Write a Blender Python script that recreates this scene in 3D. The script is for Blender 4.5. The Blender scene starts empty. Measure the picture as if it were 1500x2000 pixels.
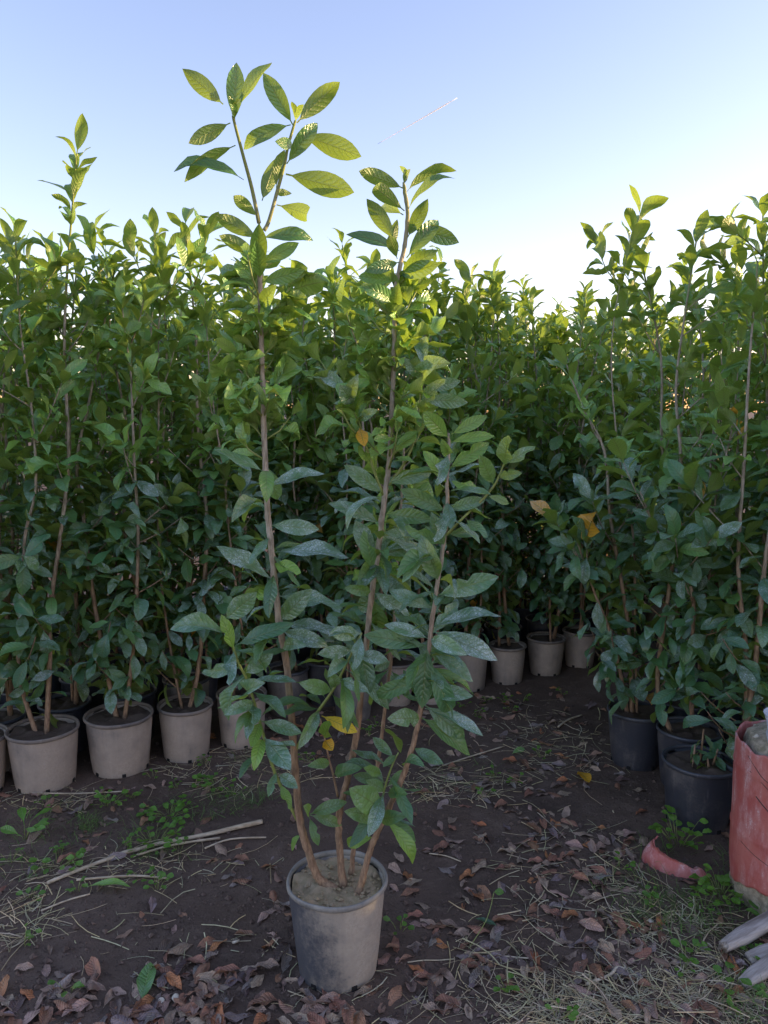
import bpy, math, random
import numpy as np
from mathutils import Vector, Matrix, Quaternion, noise

R = math.radians
rnd = random.Random(7)
scene = bpy.context.scene
col = scene.collection

# ------------------------------------------------------------------ camera, sky, sun, exposure
CAM_H, PITCH, FPX = 1.57, R(7.5), 1500.0
cam_data = bpy.data.cameras.new('camera')
cam_data.sensor_fit = 'VERTICAL'
cam_data.sensor_height = 32.0
cam_data.lens = 24.0
cam_data.clip_start = 0.05
cam_data.clip_end = 20000.0
cam = bpy.data.objects.new('camera', cam_data)
cam.location = (0, 0, CAM_H)
cam.rotation_euler = (R(90) - PITCH, 0, 0)
col.objects.link(cam)
scene.camera = cam

SUN_AZ, SUN_EL = R(83), R(6.5)          # azimuth measured from the view direction towards the right
world = bpy.data.worlds.new('World')
scene.world = world
world.use_nodes = True
wn = world.node_tree
bg = wn.nodes['Background']
sky = wn.nodes.new('ShaderNodeTexSky')
sky.sky_type = 'NISHITA'
sky.sun_disc = False
sky.sun_elevation = SUN_EL
sky.sun_rotation = SUN_AZ
sky.altitude = 100
sky.air_density = 1.0
sky.dust_density = 0.8
sky.ozone_density = 2.4
wb = wn.nodes.new('ShaderNodeMix')                 # the camera's white balance, the same over the whole sky
wb.data_type = 'RGBA'; wb.blend_type = 'MULTIPLY'; wb.inputs[0].default_value = 1.0
wb.inputs[7].default_value = (1.43, 0.965, 0.95, 1.0)
wn.links.new(sky.outputs[0], wb.inputs[6])
wn.links.new(wb.outputs[2], bg.inputs['Color'])
bg.inputs['Strength'].default_value = 0.15

sun_dir = Vector((math.sin(SUN_AZ) * math.cos(SUN_EL), math.cos(SUN_AZ) * math.cos(SUN_EL), math.sin(SUN_EL)))
sl = bpy.data.lights.new('sun', 'SUN')
sl.energy = 2.7
sl.angle = R(0.5)
sl.color = (1.0, 0.70, 0.33)
so = bpy.data.objects.new('sun', sl)
so.rotation_euler = sun_dir.to_track_quat('Z', 'Y').to_euler()
so.location = (6, 8, 6)
col.objects.link(so)

scene.view_settings.view_transform = 'Standard'
scene.view_settings.look = 'None'
scene.view_settings.exposure = 2.08
scene.view_settings.gamma = 1.0
scene.view_settings.use_curve_mapping = False
scene.cycles.max_bounces = 8
scene.cycles.transmission_bounces = 4
scene.cycles.diffuse_bounces = 6

# ------------------------------------------------------------------ pixel helpers
CP, SP = math.cos(PITCH), math.sin(PITCH)
CAM = Vector((0, 0, CAM_H))

def ray(px, py):
    u, v = (px - 750) / FPX, (1000 - py) / FPX
    return Vector((u, CP + v * SP, -SP + v * CP))

def at(px, py, Y):
    d = ray(px, py)
    return CAM + d * (Y / d.y)

def gnd(px, py, z=0.0):
    d = ray(px, py)
    return CAM + d * ((z - CAM_H) / d.z)

def hg(x, y):
    f = max(0.0, min(1.0, (7 - abs(y - 3)) / 3)) * max(0.0, min(1.0, (6 - abs(x)) / 2))
    n = noise.noise(Vector((x * 2.3, y * 2.3, 1.0))) * 0.016 + noise.noise(Vector((x * 8, y * 8, 5.0))) * 0.007
    n += abs(noise.noise(Vector((x * 23, y * 23, 9.0)))) * 0.006
    return n * f

# ------------------------------------------------------------------ node helpers
def new_mat(name):
    m = bpy.data.materials.new(name)
    m.use_nodes = True
    nt = m.node_tree
    for n in list(nt.nodes):
        nt.nodes.remove(n)
    out = nt.nodes.new('ShaderNodeOutputMaterial')
    return m, nt, out

class N:
    def __init__(self, nt):
        self.nt = nt
    def add(self, t, **kw):
        n = self.nt.nodes.new(t)
        for k, v in kw.items():
            setattr(n, k, v)
        return n
    def set(self, sock, v):
        if isinstance(v, bpy.types.NodeSocket):
            self.nt.links.new(v, sock)
        else:
            sock.default_value = v
    def math(self, op, a, b=0.0, c=0.0, clamp=False):
        n = self.add('ShaderNodeMath', operation=op, use_clamp=clamp)
        self.set(n.inputs[0], a); self.set(n.inputs[1], b); self.set(n.inputs[2], c)
        return n.outputs[0]
    def mix(self, f, a, b, mode='MIX'):
        n = self.add('ShaderNodeMix', data_type='RGBA', blend_type=mode)
        n.clamp_factor = True
        self.set(n.inputs[0], f); self.set(n.inputs[6], a); self.set(n.inputs[7], b)
        return n.outputs[2]
    def smooth(self, v, lo, hi, a=0.0, b=1.0):
        n = self.add('ShaderNodeMapRange', interpolation_type='SMOOTHSTEP')
        self.set(n.inputs[0], v); self.set(n.inputs[1], lo); self.set(n.inputs[2], hi)
        self.set(n.inputs[3], a); self.set(n.inputs[4], b)
        return n.outputs[0]
    def noise(self, vec, scale, detail=3.0, rough=0.55, w=None):
        n = self.add('ShaderNodeTexNoise')
        if w is not None:
            n.noise_dimensions = '4D'
            self.set(n.inputs['W'], w)
        if vec is not None:
            self.set(n.inputs['Vector'], vec)
        n.inputs['Scale'].default_value = scale
        n.inputs['Detail'].default_value = detail
        n.inputs['Roughness'].default_value = rough
        return n.outputs[0]
    def bump(self, h, strength, dist):
        n = self.add('ShaderNodeBump')
        n.inputs['Strength'].default_value = strength
        n.inputs['Distance'].default_value = dist
        self.set(n.inputs['Height'], h)
        return n.outputs[0]

def C4(r, g, b):
    return (r, g, b, 1.0)

# ------------------------------------------------------------------ materials
def leaf_material(name, dark=C4(0.042, 0.165, 0.090), fresh=C4(0.205, 0.380, 0.05), back=C4(0.15, 0.235, 0.065),
                  trans=C4(0.42, 0.60, 0.06), use_attr=False, trans_f=0.31, fine=False):
    m, nt, out = new_mat(name)
    n = N(nt)
    uv = n.add('ShaderNodeUVMap').outputs[0]
    sx = n.add('ShaderNodeSeparateXYZ'); nt.links.new(uv, sx.inputs[0])
    u, v = sx.outputs[0], sx.outputs[1]
    oi = n.add('ShaderNodeObjectInfo')
    if use_attr:
        a = n.add('ShaderNodeAttribute', attribute_name='leaf_tone')
        csock = a.outputs['Color']
        rand = a.outputs['Alpha']
    else:
        csock = oi.outputs['Color']
        rand = oi.outputs['Random']
    sc = n.add('ShaderNodeSeparateColor'); nt.links.new(csock, sc.inputs[0])
    dust, age, bri = sc.outputs[0], sc.outputs[1], sc.outputs[2]
    av = n.math('MULTIPLY', n.math('ABSOLUTE', n.math('SUBTRACT', v, 0.5)), 2.0)
    s = n.math('SUBTRACT', n.math('MULTIPLY', u, 10.0), n.math('MULTIPLY', av, 1.7))
    wv = n.noise(uv, 4.0, 1.0, 0.5, n.math('MULTIPLY', rand, 37.0))
    s = n.math('ADD', s, n.math('MULTIPLY', n.math('SUBTRACT', wv, 0.5), 1.1))
    pp = n.math('PINGPONG', s, 0.5)
    lat = n.math('SUBTRACT', 1.0, n.smooth(pp, 0.0, 0.13))
    lat = n.math('MULTIPLY', lat, n.smooth(av, 0.95, 0.5))
    mid = n.math('SUBTRACT', 1.0, n.smooth(av, 0.03, 0.085))
    w = n.math('MULTIPLY', rand, 37.0)
    mp = n.add('ShaderNodeMapping'); nt.links.new(uv, mp.inputs[0]); mp.inputs['Scale'].default_value = (2.6, 1.0, 1.0)
    uvs = mp.outputs[0]
    mott = n.noise(uvs, 3.0, 3.0, 0.6, w)
    base = n.mix(n.math('ADD', age, n.math('MULTIPLY', n.math('SUBTRACT', mott, 0.5), 0.35)), dark, fresh)
    base = n.mix(n.math('MULTIPLY', mid, 0.55), base, C4(0.22, 0.30, 0.08))
    base = n.mix(n.math('MULTIPLY', lat, 0.22), base, C4(0.16, 0.24, 0.07))
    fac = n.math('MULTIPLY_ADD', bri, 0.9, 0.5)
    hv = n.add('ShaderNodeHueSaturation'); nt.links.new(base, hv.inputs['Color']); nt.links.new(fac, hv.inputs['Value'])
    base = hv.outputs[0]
    # chalky spray residue between the veins, with pale sky sheen painted in
    vor = n.add('ShaderNodeTexVoronoi', voronoi_dimensions='4D', feature='DISTANCE_TO_EDGE')
    nt.links.new(uvs, vor.inputs['Vector']); nt.links.new(w, vor.inputs['W']); vor.inputs['Scale'].default_value = 10.0
    cells = n.smooth(vor.outputs['Distance'], 0.0, 0.25, 0.35, 1.0)
    blot = n.smooth(n.noise(uvs, 1.7, 3.0, 0.6, w), 0.32, 0.68)
    grain = n.smooth(n.noise(uvs, 26.0, 1.0, 0.6, w), 0.32, 0.66) if fine or not use_attr else 0.5
    if use_attr and not fine:
        cells = 0.7
    dm = n.math('MULTIPLY', n.math('MULTIPLY', cells, blot), n.math('MULTIPLY', dust, n.math('MULTIPLY_ADD', grain, 0.3, 0.5)))
    dm = n.math('MULTIPLY', dm, n.math('SUBTRACT', 1.0, n.math('MAXIMUM', n.math('MULTIPLY', lat, 0.55), n.math('MULTIPLY', mid, 0.5))))
    dm = n.math('ADD', dm, n.math('MULTIPLY', dust, 0.05), clamp=True)
    front = n.mix(n.math('MULTIPLY', dm, 1.15, clamp=True), base, C4(0.60, 0.75, 0.78))
    hb = n.add('ShaderNodeHueSaturation'); hb.inputs['Color'].default_value = back; nt.links.new(fac, hb.inputs['Value'])
    bk = n.mix(n.math('MAXIMUM', mid, n.math('MULTIPLY', lat, 0.4)), hb.outputs[0], C4(0.24, 0.30, 0.10))
    geo = n.add('ShaderNodeNewGeometry')
    colr = n.mix(geo.outputs['Backfacing'], front, bk)
    hgt = n.math('ADD', n.math('MULTIPLY', n.smooth(pp, 0.0, 0.35), 0.55), n.math('MULTIPLY', n.noise(uvs, 11.0, 2.0, 0.6, w), 0.9))
    hgt = n.math('SUBTRACT', hgt, n.math('MULTIPLY', mid, 0.5))
    bmp = n.bump(hgt, 0.55, 0.0035)
    p = n.add('ShaderNodeBsdfPrincipled')
    nt.links.new(colr, p.inputs['Base Color'])
    n.set(p.inputs['Roughness'], n.math('ADD', n.math('MULTIPLY_ADD', dm, 0.2, 0.2), n.math('MULTIPLY', geo.outputs['Backfacing'], 0.2)))
    p.inputs['Specular IOR Level'].default_value = 0.75
    if fine or not use_attr:
        nt.links.new(bmp, p.inputs['Normal'])
    tr = n.add('ShaderNodeBsdfTranslucent')
    tcol = n.mix(n.math('MULTIPLY', n.math('MAXIMUM', lat, mid), 0.55), trans, C4(0.10, 0.13, 0.01))
    nt.links.new(tcol, tr.inputs['Color'])
    ms = n.add('ShaderNodeMixShader'); ms.inputs[0].default_value = trans_f
    nt.links.new(p.outputs[0], ms.inputs[1]); nt.links.new(tr.outputs[0], ms.inputs[2])
    nt.links.new(ms.outputs[0], out.inputs[0])
    return m

M_LEAF = leaf_material('laurel_leaf')
M_LEAF_J = leaf_material('laurel_leaf_mass', use_attr=True)
M_LEAF_H = leaf_material('laurel_leaf_fine', use_attr=True, fine=True)
M_YEL = leaf_material('yellowed_leaf', C4(0.74, 0.60, 0.04), C4(0.78, 0.62, 0.04), C4(0.7, 0.58, 0.08), C4(0.85, 0.68, 0.05))
M_ORA = leaf_material('orange_leaf', C4(0.80, 0.42, 0.03), C4(0.82, 0.46, 0.04), C4(0.75, 0.4, 0.06), C4(0.9, 0.45, 0.05))
M_WEED = leaf_material('weed_leaf', C4(0.07, 0.20, 0.03), C4(0.16, 0.36, 0.04), C4(0.13, 0.25, 0.06), C4(0.3, 0.5, 0.05))

def dry_leaf_material(name, use_attr=False):
    m, nt, out = new_mat(name); n = N(nt)
    uv = n.add('ShaderNodeUVMap').outputs[0]
    sx = n.add('ShaderNodeSeparateXYZ'); nt.links.new(uv, sx.inputs[0])
    oi = n.add('ShaderNodeObjectInfo')
    if use_attr:
        a = n.add('ShaderNodeAttribute', attribute_name='leaf_tone'); cs = a.outputs['Color']; rand = a.outputs['Alpha']
    else:
        cs = oi.outputs['Color']; rand = oi.outputs['Random']
    w = n.math('MULTIPLY', rand, 41.0)
    av = n.math('MULTIPLY', n.math('ABSOLUTE', n.math('SUBTRACT', sx.outputs[1], 0.5)), 2.0)
    pp = n.math('PINGPONG', n.math('SUBTRACT', n.math('MULTIPLY', sx.outputs[0], 10.0), n.math('MULTIPLY', av, 1.7)), 0.5)
    mid = n.math('SUBTRACT', 1.0, n.smooth(av, 0.03, 0.1))
    mott = n.noise(uv, 5.0, 4.0, 0.65, w)
    c = n.mix(n.smooth(mott, 0.35, 0.7), cs, n.mix(0.55, cs, C4(0.035, 0.022, 0.016)))
    c = n.mix(n.math('MULTIPLY', mid, 0.5), c, C4(0.30, 0.19, 0.11))
    spots = n.smooth(n.noise(uv, 22.0, 2.0, 0.5, w), 0.62, 0.72)
    c = n.mix(n.math('MULTIPLY', spots, 0.6), c, C4(0.05, 0.03, 0.02))
    geo = n.add('ShaderNodeNewGeometry')
    c = n.mix(n.math('MULTIPLY', geo.outputs['Backfacing'], 0.35), c, C4(0.27, 0.21, 0.17))
    p = n.add('ShaderNodeBsdfPrincipled'); nt.links.new(c, p.inputs['Base Color'])
    p.inputs['Roughness'].default_value = 0.5
    nt.links.new(n.bump(n.math('ADD', n.smooth(pp, 0, 0.3), mott), 0.6, 0.003), p.inputs['Normal'])
    nt.links.new(p.outputs[0], out.inputs[0])
    return m

M_DRY = dry_leaf_material('dry_leaf')
M_DRY_J = dry_leaf_material('dry_leaf_mass', True)

def bark_material():
    m, nt, out = new_mat('laurel_bark'); n = N(nt)
    tc = n.add('ShaderNodeTexCoord').outputs['Object']
    mp = n.add('ShaderNodeMapping'); nt.links.new(tc, mp.inputs[0]); mp.inputs['Scale'].default_value = (1, 1, 0.22)
    nz = n.noise(mp.outputs[0], 130, 4, 0.65)
    n2 = n.noise(tc, 9, 3, 0.6)
    sx = n.add('ShaderNodeSeparateXYZ'); nt.links.new(tc, sx.inputs[0])
    z = n.math('ADD', sx.outputs[2], n.math('MULTIPLY', n.math('SUBTRACT', n2, 0.5), 0.5))
    brown = n.mix(n.smooth(nz, 0.3, 0.7), C4(0.17, 0.105, 0.066), C4(0.38, 0.255, 0.16))
    grey = n.mix(n.smooth(nz, 0.3, 0.7), C4(0.22, 0.185, 0.135), C4(0.46, 0.405, 0.32))
    green = C4(0.20, 0.24, 0.06)
    c = n.mix(n.smooth(z, 0.7, 1.25), brown, grey)
    c = n.mix(n.smooth(z, 1.85, 2.2), c, green)
    c = n.mix(n.math('MULTIPLY', n.smooth(n2, 0.55, 0.75), 0.35), c, C4(0.16, 0.17, 0.10))
    p = n.add('ShaderNodeBsdfPrincipled'); nt.links.new(c, p.inputs['Base Color'])
    p.inputs['Roughness'].default_value = 0.8
    nt.links.new(n.bump(nz, 0.8, 0.003), p.inputs['Normal'])
    nt.links.new(p.outputs[0], out.inputs[0])
    return m
M_BARK = bark_material()

def twig_material():
    m, nt, out = new_mat('green_twig'); n = N(nt)
    tc = n.add('ShaderNodeTexCoord').outputs['Object']
    nz = n.noise(tc, 40, 3, 0.6)
    c = n.mix(nz, C4(0.13, 0.19, 0.035), C4(0.33, 0.37, 0.12))
    p = n.add('ShaderNodeBsdfPrincipled'); nt.links.new(c, p.inputs['Base Color']); p.inputs['Roughness'].default_value = 0.5
    nt.links.new(p.outputs[0], out.inputs[0])
    return m
M_TWIG = twig_material()

def pot_material(name, plastic, dustc, lo, hi, side=0.0):
    """black nursery plastic under a film of dried mud; lo/hi set how much mud, side leans the mud to one flank"""
    m, nt, out = new_mat(name); n = N(nt)
    tc = n.add('ShaderNodeTexCoord').outputs['Object']
    oi = n.add('ShaderNodeObjectInfo')
    sx = n.add('ShaderNodeSeparateXYZ'); nt.links.new(tc, sx.inputs[0])
    w = n.math('MULTIPLY', oi.outputs['Random'], 19.0)
    big = n.noise(tc, 7.0, 4, 0.6, w)
    fine = n.noise(tc, 130.0, 3, 0.7, w)
    drip = n.add('ShaderNodeMapping'); nt.links.new(tc, drip.inputs[0]); drip.inputs['Scale'].default_value = (1, 1, 0.12)
    dr = n.noise(drip.outputs[0], 42.0, 3, 0.6, w)
    mud = n.math('ADD', n.math('MULTIPLY', big, 0.6), n.math('ADD', n.math('MULTIPLY', fine, 0.28), n.math('MULTIPLY', dr, 0.16)))
    mud = n.math('ADD', mud, n.math('MULTIPLY', sx.outputs[0], side))
    f = n.smooth(mud, lo, hi)
    c = n.mix(f, plastic, n.mix(n.smooth(fine, 0.35, 0.65), dustc, n.mix(0.22, dustc, C4(0.06, 0.05, 0.045))))
    scratch = n.smooth(dr, 0.62, 0.72)
    c = n.mix(n.math('MULTIPLY', scratch, 0.12), c, C4(0.4, 0.4, 0.42))
    p = n.add('ShaderNodeBsdfPrincipled'); nt.links.new(c, p.inputs['Base Color'])
    n.set(p.inputs['Roughness'], n.math('MULTIPLY_ADD', f, 0.35, 0.42))
    nt.links.new(n.bump(n.math('ADD', fine, n.math('MULTIPLY', big, 0.5)), 0.35, 0.002), p.inputs['Normal'])
    nt.links.new(p.outputs[0], out.inputs[0])
    return m
M_POT_TAN = pot_material('muddy_pot', C4(0.14, 0.13, 0.125), C4(0.44, 0.365, 0.295), 0.30, 0.60)
M_POT_BLK = pot_material('black_pot', C4(0.036, 0.040, 0.052), C4(0.22, 0.20, 0.18), 0.48, 0.85)
M_POT_GRY = pot_material('grey_pot', C4(0.075, 0.075, 0.08), C4(0.33, 0.29, 0.25), 0.36, 0.72)
M_POT_HERO = pot_material('half_muddy_pot', C4(0.070, 0.076, 0.090), C4(0.45, 0.40, 0.325), 0.38, 0.66, 1.5)
M_RIM = pot_material('worn_rim', C4(0.13, 0.13, 0.125), C4(0.40, 0.38, 0.33), 0.34, 0.66)
M_RIM_TAN = pot_material('muddy_rim', C4(0.075, 0.072, 0.075), C4(0.24, 0.20, 0.165), 0.36, 0.62)
M_RIM_BLK = pot_material('black_rim', C4(0.05, 0.056, 0.07), C4(0.16, 0.16, 0.16), 0.5, 0.9)

def soil_material(name, c1, c2, c3, sc=1.0, moss=0.0, dark=0.6):
    m, nt, out = new_mat(name); n = N(nt)
    tc = n.add('ShaderNodeTexCoord').outputs['Object']
    big = n.noise(tc, 1.6 * sc, 4, 0.6)
    med = n.noise(tc, 14 * sc, 4, 0.65)
    fin = n.noise(tc, 95 * sc, 4, 0.7)
    c = n.mix(n.smooth(big, 0.35, 0.65), c1, c2)
    c = n.mix(n.math('MULTIPLY', n.smooth(med, 0.48, 0.75), 0.6), c, c3)
    c = n.mix(n.smooth(fin, 0.62, 0.78, 0, 0.5), c, C4(0.12, 0.095, 0.075))
    c = n.mix(n.smooth(fin, 0.42, 0.28, 0, dark), c, C4(0.010, 0.008, 0.007))
    if moss:
        c = n.mix(n.math('MULTIPLY', n.smooth(med, 0.45, 0.62), moss), c, C4(0.13, 0.135, 0.03))
    p = n.add('ShaderNodeBsdfPrincipled'); nt.links.new(c, p.inputs['Base Color'])
    p.inputs['Roughness'].default_value = 0.85
    p.inputs['Specular IOR Level'].default_value = 0.3
    h = n.math('ADD', n.math('MULTIPLY', med, 0.8), n.math('MULTIPLY', fin, 0.5))
    nt.links.new(n.bump(h, 0.9, 0.012 / sc), p.inputs['Normal'])
    nt.links.new(p.outputs[0], out.inputs[0])
    return m
M_GROUND = soil_material('dark_soil', C4(0.098, 0.065, 0.047), C4(0.14, 0.096, 0.071), C4(0.20, 0.142, 0.108))
M_POTSOIL = soil_material('pot_soil', C4(0.38, 0.29, 0.18), C4(0.46, 0.355, 0.23), C4(0.54, 0.43, 0.30), 4.0, 0.35, 0.25)
M_POTSOIL_D = soil_material('dark_pot_soil', C4(0.09, 0.064, 0.048), C4(0.12, 0.088, 0.064), C4(0.17, 0.13, 0.10), 4.0)

def simple_mat(name, a, b, scale, rough=0.7, bump=0.5, stretch=(1, 1, 1), rnd_mix=0.0, c=None, attr=False):
    m, nt, out = new_mat(name); n = N(nt)
    tc = n.add('ShaderNodeTexCoord').outputs['Object']
    mp = n.add('ShaderNodeMapping'); nt.links.new(tc, mp.inputs[0]); mp.inputs['Scale'].default_value = stretch
    nz = n.noise(mp.outputs[0], scale, 4, 0.65)
    cc = n.mix(n.smooth(nz, 0.3, 0.7), a, b)
    if c:
        cc = n.mix(n.smooth(n.noise(tc, scale * 0.35, 5, 0.7), 0.52, 0.66), cc, c)
    if attr:
        at_ = n.add('ShaderNodeAttribute', attribute_name='leaf_tone')
        cc = n.mix(1.0, cc, at_.outputs['Color'], 'MULTIPLY')
    p = n.add('ShaderNodeBsdfPrincipled'); nt.links.new(cc, p.inputs['Base Color']); p.inputs['Roughness'].default_value = rough
    nt.links.new(n.bump(nz, bump, 0.004), p.inputs['Normal'])
    nt.links.new(p.outputs[0], out.inputs[0])
    return m
M_STRAW = simple_mat('straw', C4(0.54, 0.43, 0.26), C4(0.72, 0.61, 0.41), 30, 0.7, 0.3, attr=True)
M_GRASS = simple_mat('grass_blade', C4(0.09, 0.20, 0.03), C4(0.16, 0.30, 0.05), 8, 0.5, 0.1, attr=True)
M_STALK = simple_mat('dry_stalk', C4(0.38, 0.29, 0.19), C4(0.64, 0.54, 0.39), 60, 0.75, 0.8, (0.25, 1, 1))
M_WOOD = simple_mat('weathered_wood', C4(0.22, 0.185, 0.155), C4(0.54, 0.49, 0.44), 55, 0.8, 1.0, (0.10, 1, 1))
M_CONC = simple_mat('concrete', C4(0.20, 0.17, 0.12), C4(0.42, 0.37, 0.28), 35, 0.9, 1.0, c=C4(0.15, 0.15, 0.09))
M_CLOD = simple_mat('soil_clod', C4(0.05, 0.034, 0.026), C4(0.17, 0.115, 0.088), 20, 0.9, 0.6)
M_CORE = simple_mat('chalky_rubble', C4(0.34, 0.31, 0.24), C4(0.60, 0.57, 0.48), 60, 0.9, 1.0)
M_WIRE = simple_mat('dark_wire', C4(0.03, 0.025, 0.02), C4(0.07, 0.05, 0.04), 40, 0.6)
M_HOLE = simple_mat('hole_shade', C4(0.006, 0.006, 0.006), C4(0.012, 0.011, 0.01), 20, 0.9)
M_SHELL = simple_mat('snail_shell', C4(0.5, 0.43, 0.33), C4(0.62, 0.56, 0.46), 50, 0.4, 0.2)
M_SHELLD = simple_mat('snail_band', C4(0.05, 0.035, 0.025), C4(0.09, 0.06, 0.045), 50, 0.4, 0.2)

def red_material():
    m, nt, out = new_mat('faded_red_plastic'); n = N(nt)
    tc = n.add('ShaderNodeTexCoord').outputs['Object']
    big = n.noise(tc, 6, 4, 0.6)
    mp = n.add('ShaderNodeMapping'); nt.links.new(tc, mp.inputs[0]); mp.inputs['Scale'].default_value = (1, 1, 0.3)
    st = n.noise(mp.outputs[0], 24, 5, 0.7)
    fin = n.noise(tc, 160, 3, 0.7)
    c = n.mix(n.smooth(big, 0.35, 0.65), C4(0.40, 0.090, 0.080), C4(0.47, 0.150, 0.125))
    c = n.mix(n.smooth(st, 0.42, 0.68, 0, 0.75), c, C4(0.55, 0.28, 0.27))
    c = n.mix(n.smooth(n.math('ADD', n.math('MULTIPLY', st, 0.7), n.math('MULTIPLY', fin, 0.35)), 0.58, 0.68, 0, 0.6), c, C4(0.62, 0.50, 0.50))
    c = n.mix(n.smooth(fin, 0.40, 0.28, 0, 0.5), c, C4(0.14, 0.03, 0.03))
    p = n.add('ShaderNodeBsdfPrincipled'); nt.links.new(c, p.inputs['Base Color']); p.inputs['Roughness'].default_value = 0.55
    nt.links.new(n.bump(n.math('ADD', fin, st), 0.3, 0.003), p.inputs['Normal'])
    nt.links.new(p.outputs[0], out.inputs[0])
    return m
M_RED = red_material()

def milky_material():
    m, nt, out = new_mat('milky_plastic'); n = N(nt)
    p = n.add('ShaderNodeBsdfPrincipled')
    p.inputs['Base Color'].default_value = C4(0.72, 0.76, 0.82); p.inputs['Roughness'].default_value = 0.25
    tr = n.add('ShaderNodeBsdfTranslucent'); tr.inputs['Color'].default_value = C4(0.75, 0.8, 0.85)
    tp = n.add('ShaderNodeBsdfTransparent')
    m1 = n.add('ShaderNodeMixShader'); m1.inputs[0].default_value = 0.3
    nt.links.new(p.outputs[0], m1.inputs[1]); nt.links.new(tr.outputs[0], m1.inputs[2])
    m2 = n.add('ShaderNodeMixShader'); m2.inputs[0].default_value = 0.2
    nt.links.new(m1.outputs[0], m2.inputs[1]); nt.links.new(tp.outputs[0], m2.inputs[2])
    nt.links.new(m2.outputs[0], out.inputs[0])
    return m
M_MILK = milky_material()

# ------------------------------------------------------------------ mesh builders
class MB:
    def __init__(self):
        self.v = []; self.f = []; self.smooth = True
    def tube(self, pts, rad, sides=6, cap=True):
        pts = [Vector(p) for p in pts]
        b = len(self.v)
        t0 = (pts[1] - pts[0]).normalized()
        ref = Vector((1, 0, 0)) if abs(t0.x) < 0.8 else Vector((0, 1, 0))
        nrm = t0.cross(ref).normalized()
        for i, p in enumerate(pts):
            t = (pts[min(i + 1, len(pts) - 1)] - pts[max(i - 1, 0)]).normalized()
            nrm = (nrm - t * nrm.dot(t)).normalized()
            bi = t.cross(nrm)
            r = rad[i] if isinstance(rad, (list, tuple)) else rad
            for k in range(sides):
                a = 2 * math.pi * k / sides
                self.v.append(p + (nrm * math.cos(a) + bi * math.sin(a)) * r)
        for i in range(len(pts) - 1):
            for k in range(sides):
                k2 = (k + 1) % sides
                self.f.append((b + i * sides + k, b + i * sides + k2, b + (i + 1) * sides + k2, b + (i + 1) * sides + k))
        if cap:
            self.f.append(tuple(b + k for k in reversed(range(sides))))
            self.f.append(tuple(b + (len(pts) - 1) * sides + k for k in range(sides)))
        return self
    def lathe(self, prof, sides=40, jitter=None):
        b = len(self.v)
        for i, (r, z) in enumerate(prof):
            for k in range(sides):
                a = 2 * math.pi * k / sides
                rr = r + (jitter(a, z) if jitter else 0)
                self.v.append(Vector((rr * math.cos(a), rr * math.sin(a), z)))
        for i in range(len(prof) - 1):
            for k in range(sides):
                k2 = (k + 1) % sides
                self.f.append((b + i * sides + k, b + i * sides + k2, b + (i + 1) * sides + k2, b + (i + 1) * sides + k))
        return self
    def mesh(self, name, mat):
        me = bpy.data.meshes.new(name)
        me.from_pydata([tuple(p) for p in self.v], [], self.f)
        if self.smooth:
            me.polygons.foreach_set('use_smooth', [True] * len(me.polygons))
        me.materials.append(mat)
        return me
    def build(self, name, mat, parent=None):
        o = bpy.data.objects.new(name, self.mesh(name, mat))
        col.objects.link(o)
        if parent:
            o.parent = parent
        return o

def thing(name, label, cat, loc=(0, 0, 0), group=None):
    o = bpy.data.objects.new(name, None)
    o.empty_display_size = 0.1
    o.location = loc
    col.objects.link(o)
    return tag(o, label, cat, group)

def tag(o, label, cat, group=None):
    o['label'] = label; o['category'] = cat
    if group:
        o['group'] = group
    return o

def smooth_path(pts, sub=4):
    """Catmull-Rom through the points"""
    pts = [Vector(p) for p in pts]
    if len(pts) < 3:
        return [pts[0].lerp(pts[-1], i / (sub * 2)) for i in range(sub * 2 + 1)]
    out = []
    for i in range(len(pts) - 1):
        p0 = pts[max(i - 1, 0)]; p1 = pts[i]; p2 = pts[i + 1]; p3 = pts[min(i + 2, len(pts) - 1)]
        for k in range(sub):
            t = k / sub
            out.append(0.5 * ((2 * p1) + (p2 - p0) * t + (2 * p0 - 5 * p1 + 4 * p2 - p3) * t * t + (3 * p1 - p0 - 3 * p2 + p3) * t ** 3))
    out.append(pts[-1])
    return out

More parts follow.
